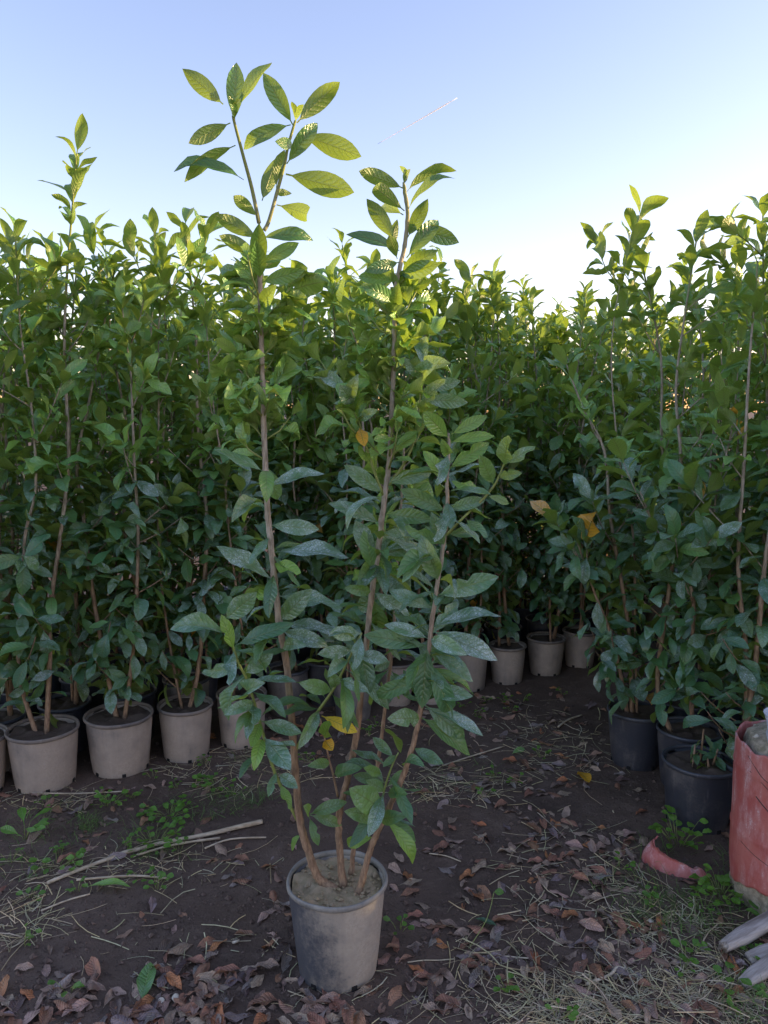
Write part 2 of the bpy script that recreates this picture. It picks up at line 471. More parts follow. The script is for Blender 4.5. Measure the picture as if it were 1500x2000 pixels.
# ---- leaves: chord runs from (0,0,0) to (1,0,0), upper face is +z
def leaf_arrays(W=0.32, fold=0.25, droop=0.5, tipb=0.0, wave=0.0, twist=0.0, nx=8, half=2, serr=0.0, obov=0.0, pet=0.09, seed=0, bite=None):
    rg = random.Random(seed)
    ph = rg.uniform(0, 6)
    rows = []
    ts = [0.0, pet] + [pet + (1 - pet) * q for q in ([0.10] + [0.10 + 0.80 * i / (nx - 2) for i in range(1, nx - 1)] + [1.0])]
    ang = 0.0; x = 0.0; z = 0.0; prev = 0.0
    for i, t in enumerate(ts):
        ds = t - prev; prev = t
        a = droop * (0.5 - t) - tipb * max(0, t - 0.75) * 4
        x += ds * math.cos(a); z += ds * math.sin(a)
        s = max(0.0, (t - pet) / (1 - pet))
        if t <= pet:
            hw = 0.012
        else:
            e = math.sin(math.pi * s ** (1.08 + obov)) ** 0.70 if s < 1 else 0
            hw = max(0.002, W * 0.5 * e)
            if s > 0.90:
                hw = W * 0.5 * ((1 - s) / 0.10) ** 1.2 * 0.40 + 0.0015
            hw *= 1 + serr * (1 if i % 2 else -1)
        tw = twist * s
        row = []
        for k in range(-half, half + 1):
            q = k / half
            yy = hw * q
            if bite and bite[0] < s < bite[1] and q * bite[2] > 0:
                yy *= bite[3]
            zz = abs(yy) * fold * (1.0 if s < 0.9 else 0.6) + wave * hw * abs(q) ** 1.5 * math.sin(s * 9 + ph + (1.3 if q > 0 else 0))
            yr = yy * math.cos(tw) - zz * math.sin(tw); zr = yy * math.sin(tw) + zz * math.cos(tw)
            row.append((x, yr, z + zr, t, (q + 1) / 2))
        rows.append(row)
    ex, ez = rows[-1][half][0], z
    L = math.hypot(ex, ez); ca, sa = ex / L, ez / L
    V, UV = [], []
    for row in rows:
        for (px, py, pz, t, q) in row:
            V.append(((px * ca + pz * sa) / L, py, (-px * sa + pz * ca) / L)); UV.append((t, q))
    n = 2 * half + 1
    F = []
    for i in range(len(rows) - 1):
        for k in range(n - 1):
            F.append((i * n + k, (i + 1) * n + k, (i + 1) * n + k + 1, i * n + k + 1))
    return np.array(V), np.array(UV), F

def leaf_mesh_from(name, arr, mat):
    V, UV, F = arr
    me = bpy.data.meshes.new(name)
    me.from_pydata(V.tolist(), [], F)
    uvl = me.uv_layers.new(name='UVMap')
    idx = np.empty(len(me.loops), dtype=np.int32); me.loops.foreach_get('vertex_index', idx)
    uvl.data.foreach_set('uv', UV[idx].astype(np.float32).ravel())
    me.polygons.foreach_set('use_smooth', [True] * len(me.polygons))
    me.materials.append(mat)
    return me

SPEC = [dict(fold=0.22, droop=0.55, wave=0.10), dict(fold=0.35, droop=1.0, wave=0.15, tipb=0.35), dict(fold=0.15, droop=0.3, wave=0.22, twist=0.25),
        dict(fold=0.42, droop=0.65, wave=0.12, twist=-0.3), dict(fold=0.28, droop=1.45, wave=0.1, tipb=0.4), dict(fold=0.2, droop=0.15, wave=0.3, twist=-0.2),
        dict(fold=0.5, droop=1.0, wave=0.25, twist=0.45, W=0.31), dict(fold=0.25, droop=0.5, wave=0.2, W=0.38, obov=0.12),
        dict(fold=0.3, droop=0.7, wave=0.25, twist=0.2, bite=(0.38, 0.56, 1, 0.45)), dict(fold=0.18, droop=0.4, wave=0.3, twist=-0.35, W=0.35, bite=(0.62, 0.86, -1, 0.3)),
        dict(fold=0.6, droop=1.1, wave=0.35, twist=-0.5, W=0.36, tipb=0.3)]
CURL = [dict(fold=0.75, droop=1.3, wave=0.5, twist=0.8, W=0.5, tipb=0.5), dict(fold=0.9, droop=0.6, wave=0.6, twist=-0.7, W=0.45, obov=0.15),
        dict(fold=0.55, droop=1.7, wave=0.45, twist=0.3, W=0.5, obov=0.1), dict(fold=0.4, droop=0.9, wave=0.7, twist=-0.4, W=0.55)]
HI = [leaf_arrays(seed=i, **s) for i, s in enumerate(SPEC)]
HIC = [leaf_arrays(seed=40 + i, **s) for i, s in enumerate(CURL)]
LO = [leaf_arrays(seed=i, nx=5, half=1, **s) for i, s in enumerate(SPEC + CURL)]
LEAF = [leaf_mesh_from('leaf', a, M_LEAF) for a in HI]
LEAFC = [leaf_mesh_from('leaf', a, M_LEAF) for a in HIC]
LEAF_Y = [leaf_mesh_from('leaf', HI[i], M_YEL) for i in (0, 2)]
LEAF_O = [leaf_mesh_from('leaf', a, M_ORA) for a in (HI[7], HIC[3])]

def leaf_matrix(base, d, nrm, L, w):
    x = d.normalized()
    z = nrm - x * nrm.dot(x)
    if z.length < 1e-4:
        z = x.orthogonal()
    z.normalize()
    y = z.cross(x)
    m = Matrix(((x.x * L, y.x * L * w, z.x * L, base.x), (x.y * L, y.y * L * w, z.y * L, base.y), (x.z * L, y.z * L * w, z.z * L, base.z), (0, 0, 0, 1)))
    return m

def put_leaf(parent, mesh, m, color, name='leaf'):
    o = bpy.data.objects.new(name, mesh)
    o.color = (color[0], color[1], color[2], 1.0)
    o.parent = parent
    o.matrix_basis = Matrix.Translation(-parent.location) @ m if parent else m
    col.objects.link(o)
    return o

class LeafMass:
    """many leaves joined into one mesh (far rows, litter)"""
    def __init__(self, lib):
        self.lib = lib; self.V = []; self.UV = []; self.F = []; self.C = []; self.n = 0
    def add(self, i, m, color):
        V, UV, F = self.lib[i]
        M = np.array(m)
        self.V.append(V @ M[:3, :3].T + M[:3, 3]); self.UV.append(UV)
        self.F += [tuple(a + self.n for a in f) for f in F]
        self.C.append(np.tile(np.array([color[0], color[1], color[2], rnd.random()]), (len(V), 1)))
        self.n += len(V)
    def build(self, name, mat, parent=None, origin=None):
        V = np.concatenate(self.V)
        if parent:
            V = V - np.array(parent.location)
        me = bpy.data.meshes.new(name)
        me.from_pydata(V.tolist(), [], self.F)
        UV = np.concatenate(self.UV)
        uvl = me.uv_layers.new(name='UVMap')
        idx = np.empty(len(me.loops), dtype=np.int32); me.loops.foreach_get('vertex_index', idx)
        uvl.data.foreach_set('uv', UV[idx].astype(np.float32).ravel())
        at_ = me.attributes.new('leaf_tone', 'FLOAT_COLOR', 'POINT')
        at_.data.foreach_set('color', np.concatenate(self.C).astype(np.float32).ravel())
        me.polygons.foreach_set('use_smooth', [True] * len(me.polygons))
        me.materials.append(mat)
        o = bpy.data.objects.new(name, me); col.objects.link(o)
        if parent:
            o.parent = parent
        o['kind'] = 'stuff'
        return o

# ------------------------------------------------------------------ ground
def build_ground():
    def axis(lo, hi, step, far):
        a = list(np.arange(lo, hi + 1e-6, step))
        s = step; x = hi
        while x < far:
            s *= 1.35; x += s; a.append(x)
        s = step; x = lo; pre = []
        while x > -far:
            s *= 1.35; x -= s; pre.append(x)
        return pre[::-1] + a
    xs = axis(-2.0, 2.2, 0.016, 900); ys = axis(0.9, 4.9, 0.016, 900)
    V = []
    for y in ys:
        for x in xs:
            z = hg(x, y)
            V.append((x, y, z))
    nx = len(xs)
    F = [(j * nx + i, j * nx + i + 1, (j + 1) * nx + i + 1, (j + 1) * nx + i) for j in range(len(ys) - 1) for i in range(nx - 1)]
    me = bpy.data.meshes.new('ground'); me.from_pydata(V, [], F)
    me.polygons.foreach_set('use_smooth', [True] * len(F)); me.materials.append(M_GROUND)
    o = bpy.data.objects.new('ground', me); col.objects.link(o); o['kind'] = 'structure'
    o['label'] = 'bare dark brown nursery soil'
build_ground()

# ------------------------------------------------------------------ pots
POT_CACHE = {}
def pot_meshes(rt, rb, h, mat, rim_mat, soil_mat, seed):
    key = (round(rt, 3), round(rb, 3), round(h, 3), mat.name, rim_mat.name, soil_mat.name, seed)
    if key in POT_CACHE:
        return POT_CACHE[key]
    b = MB().lathe([(0.001, 0.012), (rb - 0.012, 0.012), (rb - 0.010, 0.001), (rb - 0.002, 0.0), (rb, 0.006), (rb + (rt - rb) * 0.22, h * 0.22),
                    (rb + (rt - rb) * 0.8, h * 0.8), (rt - 0.005, h - 0.018), (rt - 0.005, h - 0.014), (rt - 0.008, h - 0.014), (rt - 0.012, h - 0.07), (rb - 0.004, 0.014)], 44,
                   jitter=lambda a, z: (0.0022 * math.sin(2 * a + seed) + 0.0012 * math.sin(3 * a + seed * 1.7 + z * 14)) * min(1, z * 8))
    r = MB().lathe([(rt - 0.0055, h - 0.017), (rt + 0.001, h - 0.016), (rt + 0.004, h - 0.012), (rt + 0.004, h - 0.005), (rt + 0.002, h), (rt - 0.002, h),
                    (rt - 0.005, h - 0.003), (rt - 0.0075, h - 0.022), (rt - 0.0055, h - 0.017)], 44,
                   jitter=lambda a, z: 0.0022 * math.sin(2 * a + seed) + 0.001 * math.sin(5 * a + seed * 2))
    s = MB()
    s.v.append(Vector((0, 0, h - 0.018)))
    rings, sides = 9, 36
    for i in range(1, rings + 1):
        rr = (rt - 0.010) * i / rings
        for k in range(sides):
            a = 2 * math.pi * k / sides
            x, y = rr * math.cos(a), rr * math.sin(a)
            zz = h - 0.022 + 0.020 * noise.noise(Vector((x * 22, y * 22, seed))) + 0.008 * noise.noise(Vector((x * 60, y * 60, seed + 3)))
            s.v.append(Vector((x, y, min(zz, h - 0.006))))
    for k in range(sides):
        s.f.append((0, 1 + k, 1 + (k + 1) % sides))
    for i in range(rings - 1):
        for k in range(sides):
            k2 = (k + 1) % sides
            s.f.append((1 + i * sides + k, 1 + (i + 1) * sides + k, 1 + (i + 1) * sides + k2, 1 + i * sides + k2))
    POT_CACHE[key] = (b.mesh('pot', mat), r.mesh('pot_rim', rim_mat), s.mesh('soil', soil_mat))
    return POT_CACHE[key]

hole_mb = MB(); hole_mb.smooth = False
for sx_ in (-1, 1):
    for sy_ in (-1, 1):
        for sz_ in (-1, 1):
            hole_mb.v.append(Vector((sx_ * 0.004, sy_ * 0.008, sz_ * 0.007)))
hole_mb.f = [(0, 1, 3, 2), (4, 6, 7, 5), (0, 4, 5, 1), (2, 3, 7, 6), (0, 2, 6, 4), (1, 5, 7, 3)]
HOLE = hole_mb.mesh('drain_hole', M_HOLE)  # solid near-black box, its colour stands in for shade inside the opening

def add_pot(root, rt, rb, h, mat, rim_mat, soil_mat, seed=0, holes=True):
    pm, rm, sm = pot_meshes(rt, rb, h, mat, rim_mat, soil_mat, seed)
    p = bpy.data.objects.new('pot', pm); col.objects.link(p); p.parent = root
    p.rotation_euler.z = 0.0
    r = bpy.data.objects.new('rim', rm); col.objects.link(r); r.parent = p
    s = bpy.data.objects.new('soil', sm); col.objects.link(s); s.parent = root
    if holes:
        for k in range(6):
            a = k * math.pi / 3 + seed
            if math.sin(a) < 0.3:
                o = bpy.data.objects.new('drain_hole', HOLE); col.objects.link(o); o.parent = p
                o.location = (math.cos(a) * (rb - 0.0005), math.sin(a) * (rb - 0.0005), 0.012); o.rotation_euler.z = a
    return p

# ------------------------------------------------------------------ laurel growth
UP = Vector((0, 0, 1))
def interp_path(path, s):
    L = [0]
    for a, b in zip(path, path[1:]):
        L.append(L[-1] + (b - a).length)
    d = s * L[-1]
    for i in range(len(path) - 1):
        if L[i + 1] >= d:
            f = (d - L[i]) / max(1e-6, L[i + 1] - L[i])
            return path[i].lerp(path[i + 1], f), (path[i + 1] - path[i]).normalized()
    return path[-1].copy(), (path[-1] - path[-2]).normalized()

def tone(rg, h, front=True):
    """dust, freshness, brightness of a leaf by its height (m); upper greens carry painted backlight"""
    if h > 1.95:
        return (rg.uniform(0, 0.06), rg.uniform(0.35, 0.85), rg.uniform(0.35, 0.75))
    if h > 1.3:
        return (rg.uniform(0.0, 0.3), rg.uniform(0.3, 0.9), rg.uniform(0.5, 1.05))  # upper band lighter and yellower in colour, painted as if backlit
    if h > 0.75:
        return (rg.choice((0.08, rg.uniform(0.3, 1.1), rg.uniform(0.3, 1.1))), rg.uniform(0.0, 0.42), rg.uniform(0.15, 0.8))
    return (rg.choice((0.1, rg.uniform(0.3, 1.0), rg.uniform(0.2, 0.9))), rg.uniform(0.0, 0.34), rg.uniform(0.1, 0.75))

def leaf_at(rg, P, T, phi, h, top, kind=None):
    """one leaf growing at P from an axis of direction T; returns (library index, is_curled, matrix)"""
    ref = Vector((1, 0, 0)) if abs(T.x) < 0.7 else Vector((0, 1, 0))
    a = T.cross(ref).normalized(); b = T.cross(a)
    Rv = a * math.cos(phi) + b * math.sin(phi)
    curl = False
    if top:
        th = R(rg.uniform(22, 75)); L = rg.uniform(0.105, 0.155)
    elif h > 1.45:
        th = R(rg.uniform(35, 85)); L = rg.uniform(0.075, 0.12); curl = rg.random() < 0.3
    elif h > 0.8:
        th = R(rg.uniform(65, 135)); L = rg.uniform(0.095, 0.145)
    else:
        th = R(rg.uniform(85, 155)); L = rg.uniform(0.085, 0.135)
    d = T * math.cos(th) + Rv * math.sin(th)
    nr = T * math.sin(th) - Rv * math.cos(th)
    nr = nr + Vector((rg.uniform(-1, 1), rg.uniform(-1, 1), rg.uniform(-.3, .8))) * 0.35
    w = rg.uniform(1.1, 1.5) if h < 1.45 else rg.uniform(0.95, 1.25)
    i = rg.randrange(len(CURL)) if curl else rg.randrange(len(SPEC))
    return i, curl, leaf_matrix(P, d, nr, L, w)

class Plant:
    def __init__(self, root, seed, joined=False, zmin=0.0):
        self.root = root; self.rg = random.Random(seed); self.joined = joined
        self.mass = LeafMass(LO) if joined else None
        self.stem_mb = None; self.count = 0; self.zmin = zmin
    def leaf(self, P, T, phi, top=False):
        if P.z < self.zmin:
            return
        h = P.z
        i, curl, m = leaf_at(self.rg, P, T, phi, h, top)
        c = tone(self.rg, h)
        if self.joined:
            self.mass.add(i + (len(SPEC) if curl else 0), m, c)
        else:
            if h < 1.7 and self.rg.random() < 0.004:
                put_leaf(self.root, self.rg.choice(LEAF_O), m, c)
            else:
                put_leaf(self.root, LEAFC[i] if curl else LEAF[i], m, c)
        self.count += 1
    def shoot(self, path, spacing, start=0.15, end_rosette=True):
        L = sum((b - a).length for a, b in zip(path, path[1:]))
        phi = self.rg.uniform(0, 6.28)
        d = start * L
        while d < L * 0.97:
            P, T = interp_path(path, d / L)
            self.leaf(P, T, phi, top=(d > L * 0.62 and end_rosette))
            phi += 2.4 + self.rg.uniform(-.4, .4)
            d += spacing * self.rg.uniform(0.7, 1.3)
        if not end_rosette:
            self.leaf(path[-1], (path[-1] - path[-2]).normalized(), phi)
        if end_rosette:
            P, T = path[-1], (path[-1] - path[-2]).normalized()
            for k in range(3):
                self.leaf(P, T, phi, top=True); phi += 2.2

def grow(root, stems, seed, target, joined=False, zmin=0.0, radius=0.0115, tops=True, extra=0):
    """stems: list of world-space paths (points). Leaves, twigs and shoots are added until about `target` leaves."""
    pl = Plant(root, seed, joined, zmin)
    rg = pl.rg
    share = target / max(1, len(stems))
    for si, pts in enumerate(stems):
        path = smooth_path(pts, 4)
        L = sum((b - a).length for a, b in zip(path, path[1:]))
        r0 = radius * (1.0 if si == 0 else rg.uniform(0.55, 0.95))
        rad = [r0 * (1 - 0.72 * i / (len(path) - 1)) for i in range(len(path))]
        mb = MB().tube([p - root.location for p in path], rad, 6)
        n0 = pl.count
        # leader: dense near the tip
        ntip = 0
        phi = rg.uniform(0, 6.28)
        d = 0.0
        while d < 0.30:
            P, T = interp_path(path, max(0.0, 1 - d / L))
            pl.leaf(P, T, phi, top=d < 0.22)
            phi += 2.4; d += rg.uniform(0.017, 0.034)
        d = 0.12
        while zmin <= 0.3 and d < 0.62 * L:
            P, T = interp_path(path, d / L)
            pl.leaf(P, T, phi)
            phi += 2.4 + rg.uniform(-.5, .5); d += rg.uniform(0.022, 0.05)
        # side twigs
        guard = 0
        while pl.count - n0 < share and guard < 90:
            guard += 1
            lows = (zmin - 0.2) / 2.3 if zmin > 0 else 0.05
            s = lows + (0.93 - lows) * rg.random() ** 1.15
            P, T = interp_path(path, s)
            if P.z < zmin - 0.15:
                continue
            phi = rg.uniform(0, 6.28)
            out = Vector((math.cos(phi), math.sin(phi), 0))
            lo = s < 0.45
            tl = rg.uniform(0.10, 0.24) if lo else rg.uniform(0.10, 0.30)
            d0 = (out * (0.9 if lo else 0.62) + UP * rg.uniform(0.4, 1.0)).normalized()
            p1 = P + d0 * tl * 0.5
            p2 = p1 + (d0 + UP * rg.uniform(-0.1, 0.6)).normalized() * tl * 0.5
            tp = smooth_path([P, p1, p2], 2)
            mb.tube([q - root.location for q in tp], [0.0035, 0.003, 0.0027, 0.0022, 0.0015], 4)
            pl.shoot(tp, 0.028 if not lo else 0.03, 0.2, end_rosette=not lo)
            # the odd leaf straight from the stem
            if s > 0.25:
                pl.leaf(P, T, rg.uniform(0, 6.28))
        mb.build('stem', M_BARK, root)
    if joined and pl.mass.n:
        o = pl.mass.build('foliage', M_LEAF_J, root)
    elif extra:
        # past the leaves that are parts of their own: the dense inner leaves along the stems
        p2 = Plant(root, seed + 7, True, 0.0)
        for k in range(extra):
            path = smooth_path(stems[k % len(stems)], 4)
            P, T = interp_path(path, 0.12 + 0.70 * rg.random())
            a = rg.uniform(0, 6.28); off = rg.uniform(0.01, 0.11)
            p2.leaf(P + Vector((math.cos(a) * off, math.sin(a) * off, rg.uniform(0, .05))), T, -a if rg.random() < .5 else a)
        p2.mass.build('foliage', M_LEAF_J, root)
    return pl

def random_stems(rg, base, n, top, soil_z, spread=0.10):
    out = []
    for i in range(n):
        a = rg.uniform(0, 6.28)
        b = Vector((base[0] + math.cos(a) * 0.05, base[1] + math.sin(a) * 0.05, soil_z - 0.03))
        hh = top * (1.0 if i == 0 else rg.uniform(0.78, 0.97))
        dx, dy = rg.gauss(0, spread), rg.gauss(0, spread)
        pts = [b]
        for k in range(1, 6):
            f = k / 5
            pts.append(Vector((b.x + dx * f + rg.gauss(0, 0.018), b.y + dy * f + rg.gauss(0, 0.018), b.z + (hh - b.z) * f)))
        out.append(pts)
    return out

# ------------------------------------------------------------------ the showpiece plant in the open
def build_hero():
    YH = 2.0
    basep = gnd(660, 1888)
    bx, by = basep.x, basep.y
    YH = by
    root = thing('potted_laurel', 'tall multi-stemmed laurel standing alone on open soil in half muddy pot', 'potted plant', (bx, by, hg(bx, by) - 0.002))
    add_pot(root, 0.136, 0.110, 0.275, M_POT_HERO, M_RIM, M_POTSOIL, 1)
    rg = random.Random(11)
    def W(pts, dy0, dy1):
        n = len(pts)
        return [at(x, y, YH + dy0 + (dy1 - dy0) * i / (n - 1)) for i, (x, y) in enumerate(pts)]
    A = W([(655, 1738), (622, 1714), (604, 1668), (586, 1604), (578, 1520), (570, 1408), (560, 1300), (546, 1220), (536, 1128), (528, 1052), (522, 984), (518, 900), (514, 772), (510, 660), (508, 548), (506, 432)], -0.01, -0.04)
    A1 = W([(506, 436), (492, 368), (476, 308), (458, 240), (455, 226)], -0.04, -0.06)
    A2 = W([(516, 450), (526, 430), (542, 372), (556, 320), (562, 288), (574, 246), (577, 236)], -0.04, -0.02)
    B = W([(670, 1728), (662, 1640), (662, 1592), (672, 1548), (686, 1488), (698, 1424), (704, 1368), (716, 1256), (726, 1160), (738, 1080), (750, 980), (758, 920), (764, 840), (767, 760), (770, 660), (774, 560), (790, 480), (796, 420), (790, 372), (788, 356)], 0.0, 0.06)
    Cc = W([(700, 1745), (708, 1715), (726, 1652), (746, 1608), (782, 1528), (802, 1472), (822, 1384), (840, 1240), (850, 1168), (862, 1092), (872, 1020), (873, 960), (876, 880), (877, 846)], -0.03, -0.10)
    D = W([(686, 1706), (692, 1652), (706, 1600), (722, 1545), (738, 1488), (750, 1400), (762, 1300), (768, 1240), (778, 1060), (786, 940), (794, 788)], 0.05, 0.16)
    E = W([(582, 1604), (553, 1545), (530, 1490), (505, 1400), (484, 1332), (464, 1290), (440, 1212)], -0.012, -0.10)
    Ff = W([(576, 1468), (596, 1430), (622, 1388), (650, 1348), (680, 1290), (706, 1236)], -0.016, -0.10)
    G = W([(660, 1556), (650, 1510), (642, 1480), (634, 1440), (626, 1404)], 0.0, -0.06)
    Hh = W([(749, 968), (726, 908), (706, 840), (692, 800), (678, 756)], 0.03, -0.02)
    I1 = W([(872, 1045), (904, 1012), (946, 972), (970, 940), (990, 890)], -0.09, -0.15)
    J = W([(760, 948), (790, 904), (812, 850), (822, 760), (828, 712)], 0.03, 0.02)
    K = W([(728, 1648), (742, 1590), (750, 1545), (764, 1500), (778, 1470)], -0.035, -0.06)
    for pts, r0, r1 in ((A, 0.0118, 0.0054), (B, 0.0102, 0.0047), (Cc, 0.0092, 0.0035), (D, 0.0072, 0.003)):
        path = smooth_path(pts, 8)
        n = len(path)
        dist = 0.0; rad = []
        for i in range(n):
            dist += (path[i] - path[i - 1]).length if i else 0
            node = math.exp(-(((dist + r0 * 3) % 0.055 - 0.0275) / 0.005) ** 2)
            rad.append((r0 + (r1 - r0) * i / (n - 1)) * (1.0 + 0.10 * noise.noise(Vector((dist * 30, r0 * 900, 2))) + 0.16 * node + 0.35 * math.exp(-dist / 0.02)))
        for i in range(n):
            rad[i] *= min(1.0, 0.35 + (n - 1 - i) * 0.11)
        for i in range(1, n - 1):
            path[i] = path[i] + Vector((noise.noise(Vector((i * 0.5, r0 * 700, 1))), noise.noise(Vector((i * 0.5, r0 * 700, 9))), 0)) * 0.0022
        MB().tube([p - root.location for p in path], rad, 10).build('stem', M_BARK, root)
    for pts, r0, r1, mt in ((A1, 0.0052, 0.003, M_BARK), (A2, 0.0052, 0.003, M_BARK), (E, 0.005, 0.0028, M_TWIG), (Ff, 0.0055, 0.0025, M_TWIG), (G, 0.0035, 0.002, M_BARK),
                            (Hh, 0.004, 0.002, M_TWIG), (I1, 0.004, 0.002, M_TWIG), (J, 0.004, 0.002, M_TWIG), (K, 0.004, 0.002, M_TWIG)):
        path = smooth_path(pts, 3)
        n = len(path)
        MB().tube([p - root.location for p in path], [r0 + (r1 - r0) * i / (n - 1) for i in range(n)], 7).build('branch', mt, root)
    axes = [smooth_path(p, 3) for p in (A, A1, A2, B, Cc, D, E, Ff, G, Hh, I1, J, K)]
    def near_axis(px, py):
        best = None
        for ax in axes:
            for p in ax:
                d = p - CAM
                cz = d.y * CP - d.z * SP
                qx = 750 + FPX * d.x / cz; qy = 1000 - FPX * (d.z * CP + d.y * SP) / cz
                e = (qx - px) ** 2 + (qy - py) ** 2
                if best is None or e < best[0]:
                    best = (e, p.y)
        return best[1]
    # base x, base y, tip x, tip y, width in pixels, tone key
    keys = [
     (456,230,446,186,14,'t'),(456,230,470,192,12,'t'),(577,238,570,198,12,'t'),(577,238,594,204,12,'t'),(788,360,780,324,12,'t'),(789,360,802,330,12,'t'),
     (436,204,356,134,40,'t'),(458,240,462,122,58,'t'),(466,210,532,122,24,'t'),(450,240,368,280,30,'t'),(460,284,360,356,26,'t'),(476,352,339,336,22,'t'),(568,244,476,292,28,'t'),
     (572,244,514,142,50,'t'),(580,240,664,160,34,'t'),(586,262,706,306,46,'t'),(558,340,692,376,46,'t'),(560,320,620,240,36,'t'),(540,400,599,419,32,'t'),(512,392,540,308,34,'t'),(540,368,556,292,16,'t'),
     (504,424,456,382,36,'t'),(504,466,418,420,40,'t'),(506,520,506,436,40,'u'),(506,500,428,460,36,'t'),(510,466,612,470,26,'t'),(510,516,584,474,26,'u'),(510,552,594,528,30,'u'),(506,564,432,524,36,'u'),
     (509,600,540,556,28,'u'),(508,622,450,584,28,'u'),(508,545,500,468,40,'u'),(540,376,570,378,14,'t'),(572,284,537,276,20,'t'),
     (788,368,701,334,36,'t'),(794,376,892,334,22,'t'),(796,412,889,349,16,'t'),(790,412,730,365,40,'t'),(772,470,716,388,42,'t'),(796,464,836,388,40,'k'),(794,504,856,430,40,'t'),(800,440,897,474,38,'t'),
     (780,490,676,458,24,'k'),(764,480,776,428,22,'t'),(776,506,760,460,36,'t'),(780,512,712,530,30,'k'),(780,540,860,514,44,'k'),(784,532,856,488,38,'t'),(774,550,700,540,24,'u'),(773,588,704,556,34,'u'),
     (774,592,778,552,38,'u'),(788,420,752,400,30,'k'),
     (876,856,826,804,36,'f'),(882,848,952,812,30,'f'),(880,864,966,852,22,'f'),(876,888,862,856,22,'f'),(876,916,956,864,34,'f'),(874,948,826,880,24,'f'),(964,946,936,888,32,'m'),(984,910,994,850,42,'m'),
     (988,906,1046,872,24,'m'),(974,930,1020,924,24,'m'),(950,968,882,940,16,'f'),(950,968,994,984,16,'m'),(874,996,948,976,28,'m'),(874,1000,782,956,32,'m'),(872,1044,926,1040,26,'m'),(910,1014,952,1050,28,'m'),
     (868,1068,842,1000,24,'m'),(866,1064,790,1028,26,'m'),(852,1164,974,1126,40,'d'),(856,1136,822,1044,42,'m'),(845,1226,980,1204,30,'d'),(842,1232,972,1290,42,'d'),(842,1240,894,1176,48,'d'),(846,1188,760,1154,28,'d'),
     (842,1248,802,1200,42,'d'),(842,1248,912,1280,38,'d'),(838,1260,870,1298,28,'d'),(834,1256,824,1384,46,'m'),(838,1290,876,1390,46,'m'),(838,1272,924,1332,26,'d'),(836,1304,926,1358,20,'f'),(828,1350,924,1360,30,'d'),
     (824,1328,732,1360,46,'m'),(838,1248,750,1220,26,'d'),(836,1262,710,1240,38,'m'),
     (749,964,672,908,38,'d'),(744,1024,641,983,30,'d'),(732,1100,694,1016,36,'d'),(730,1116,710,1036,30,'m'),(750,1004,846,1016,38,'m'),(758,944,842,924,32,'m'),(746,1040,826,1044,32,'d'),(742,1084,824,1066,42,'d'),
     (768,1096,778,1176,44,'d'),(726,1156,672,1148,28,'m'),(728,1154,704,1194,34,'d'),(728,1156,800,1202,36,'d'),(730,1166,736,1234,40,'m'),(734,1120,778,1100,16,'f'),(730,1136,690,1128,20,'f'),
     (532,1080,682,1090,26,'d'),(522,952,634,926,28,'d'),(516,922,418,878,24,'d'),(518,920,520,982,42,'f'),(520,908,542,976,34,'d'),(526,1026,624,1034,30,'d'),(536,1134,422,1066,30,'d'),(534,1100,588,1120,28,'f'),
     (541,1164,670,1188,36,'d'),(541,1176,502,1158,26,'f'),(548,1218,674,1236,30,'d'),(460,1260,574,1218,34,'m'),(446,1240,332,1230,26,'d'),(440,1210,502,1156,42,'d'),(468,1304,394,1314,26,'d'),(478,1316,534,1276,32,'d'),
     (456,1270,432,1200,26,'f'),(496,1372,436,1396,36,'d'),(490,1354,518,1334,30,'d'),(494,1376,496,1416,44,'d'),(510,1408,590,1432,32,'d'),(516,1440,568,1504,46,'d'),(512,1444,496,1506,38,'f'),(540,1508,524,1556,30,'m'),
     (546,1512,582,1540,28,'d'),(548,1530,568,1582,20,'f'),(508,1410,490,1460,30,'f'),(548,1212,610,1150,40,'d'),(550,1232,640,1262,34,'d'),(555,1262,600,1262,26,'d'),
     (628,1398,698,1430,30,'y'),(634,1446,650,1466,26,'o'),(634,1442,644,1408,28,'f'),(650,1350,584,1334,32,'m'),(656,1342,648,1312,28,'m'),(700,1250,722,1358,42,'g'),(674,1306,760,1386,30,'d'),(706,1238,644,1236,32,'d'),
     (706,1240,690,1310,34,'d'),(690,1276,758,1290,26,'d'),(690,1270,620,1278,30,'d'),(664,1326,720,1350,28,'d'),
     (820,1404,756,1404,40,'m'),(820,1400,918,1476,38,'m'),(828,1376,908,1440,48,'m'),(830,1384,944,1438,26,'d'),(806,1460,866,1492,34,'m'),(746,1512,710,1500,20,'m'),(774,1474,748,1498,24,'m'),(770,1480,728,1440,22,'m'),
     (606,1590,678,1566,28,'m'),(606,1592,668,1612,26,'m'),(604,1596,622,1652,24,'m'),(602,1590,592,1574,18,'m'),(732,1634,678,1648,26,'f'),(750,1600,806,1688,28,'f'),(752,1594,812,1644,32,'m'),(742,1596,672,1584,32,'m'),
     (746,1580,682,1540,46,'m'),(746,1600,796,1594,32,'m'),(752,1544,714,1524,28,'m'),(756,1536,792,1504,28,'m'),(754,1530,690,1514,30,'m'),(588,1630,570,1662,14,'f'),(790,1500,830,1498,18,'m'),(758,1548,796,1552,26,'m'),
     (652,1512,708,1500,24,'m'),(644,1490,600,1496,22,'m'),(690,790,664,752,30,'d'),(700,820,738,800,24,'d'),(684,770,700,730,26,'d'),(682,764,622,724,28,'d'),(724,904,700,870,20,'f'),(702,836,712,872,20,'o'),
     (812,850,836,802,22,'m'),(820,790,870,740,30,'d'),(826,730,858,700,30,'d'),(826,720,822,660,30,'d'),(824,760,900,744,26,'d'),(822,780,914,786,28,'d'),(828,714,880,710,34,'d'),(826,740,790,700,24,'d'),
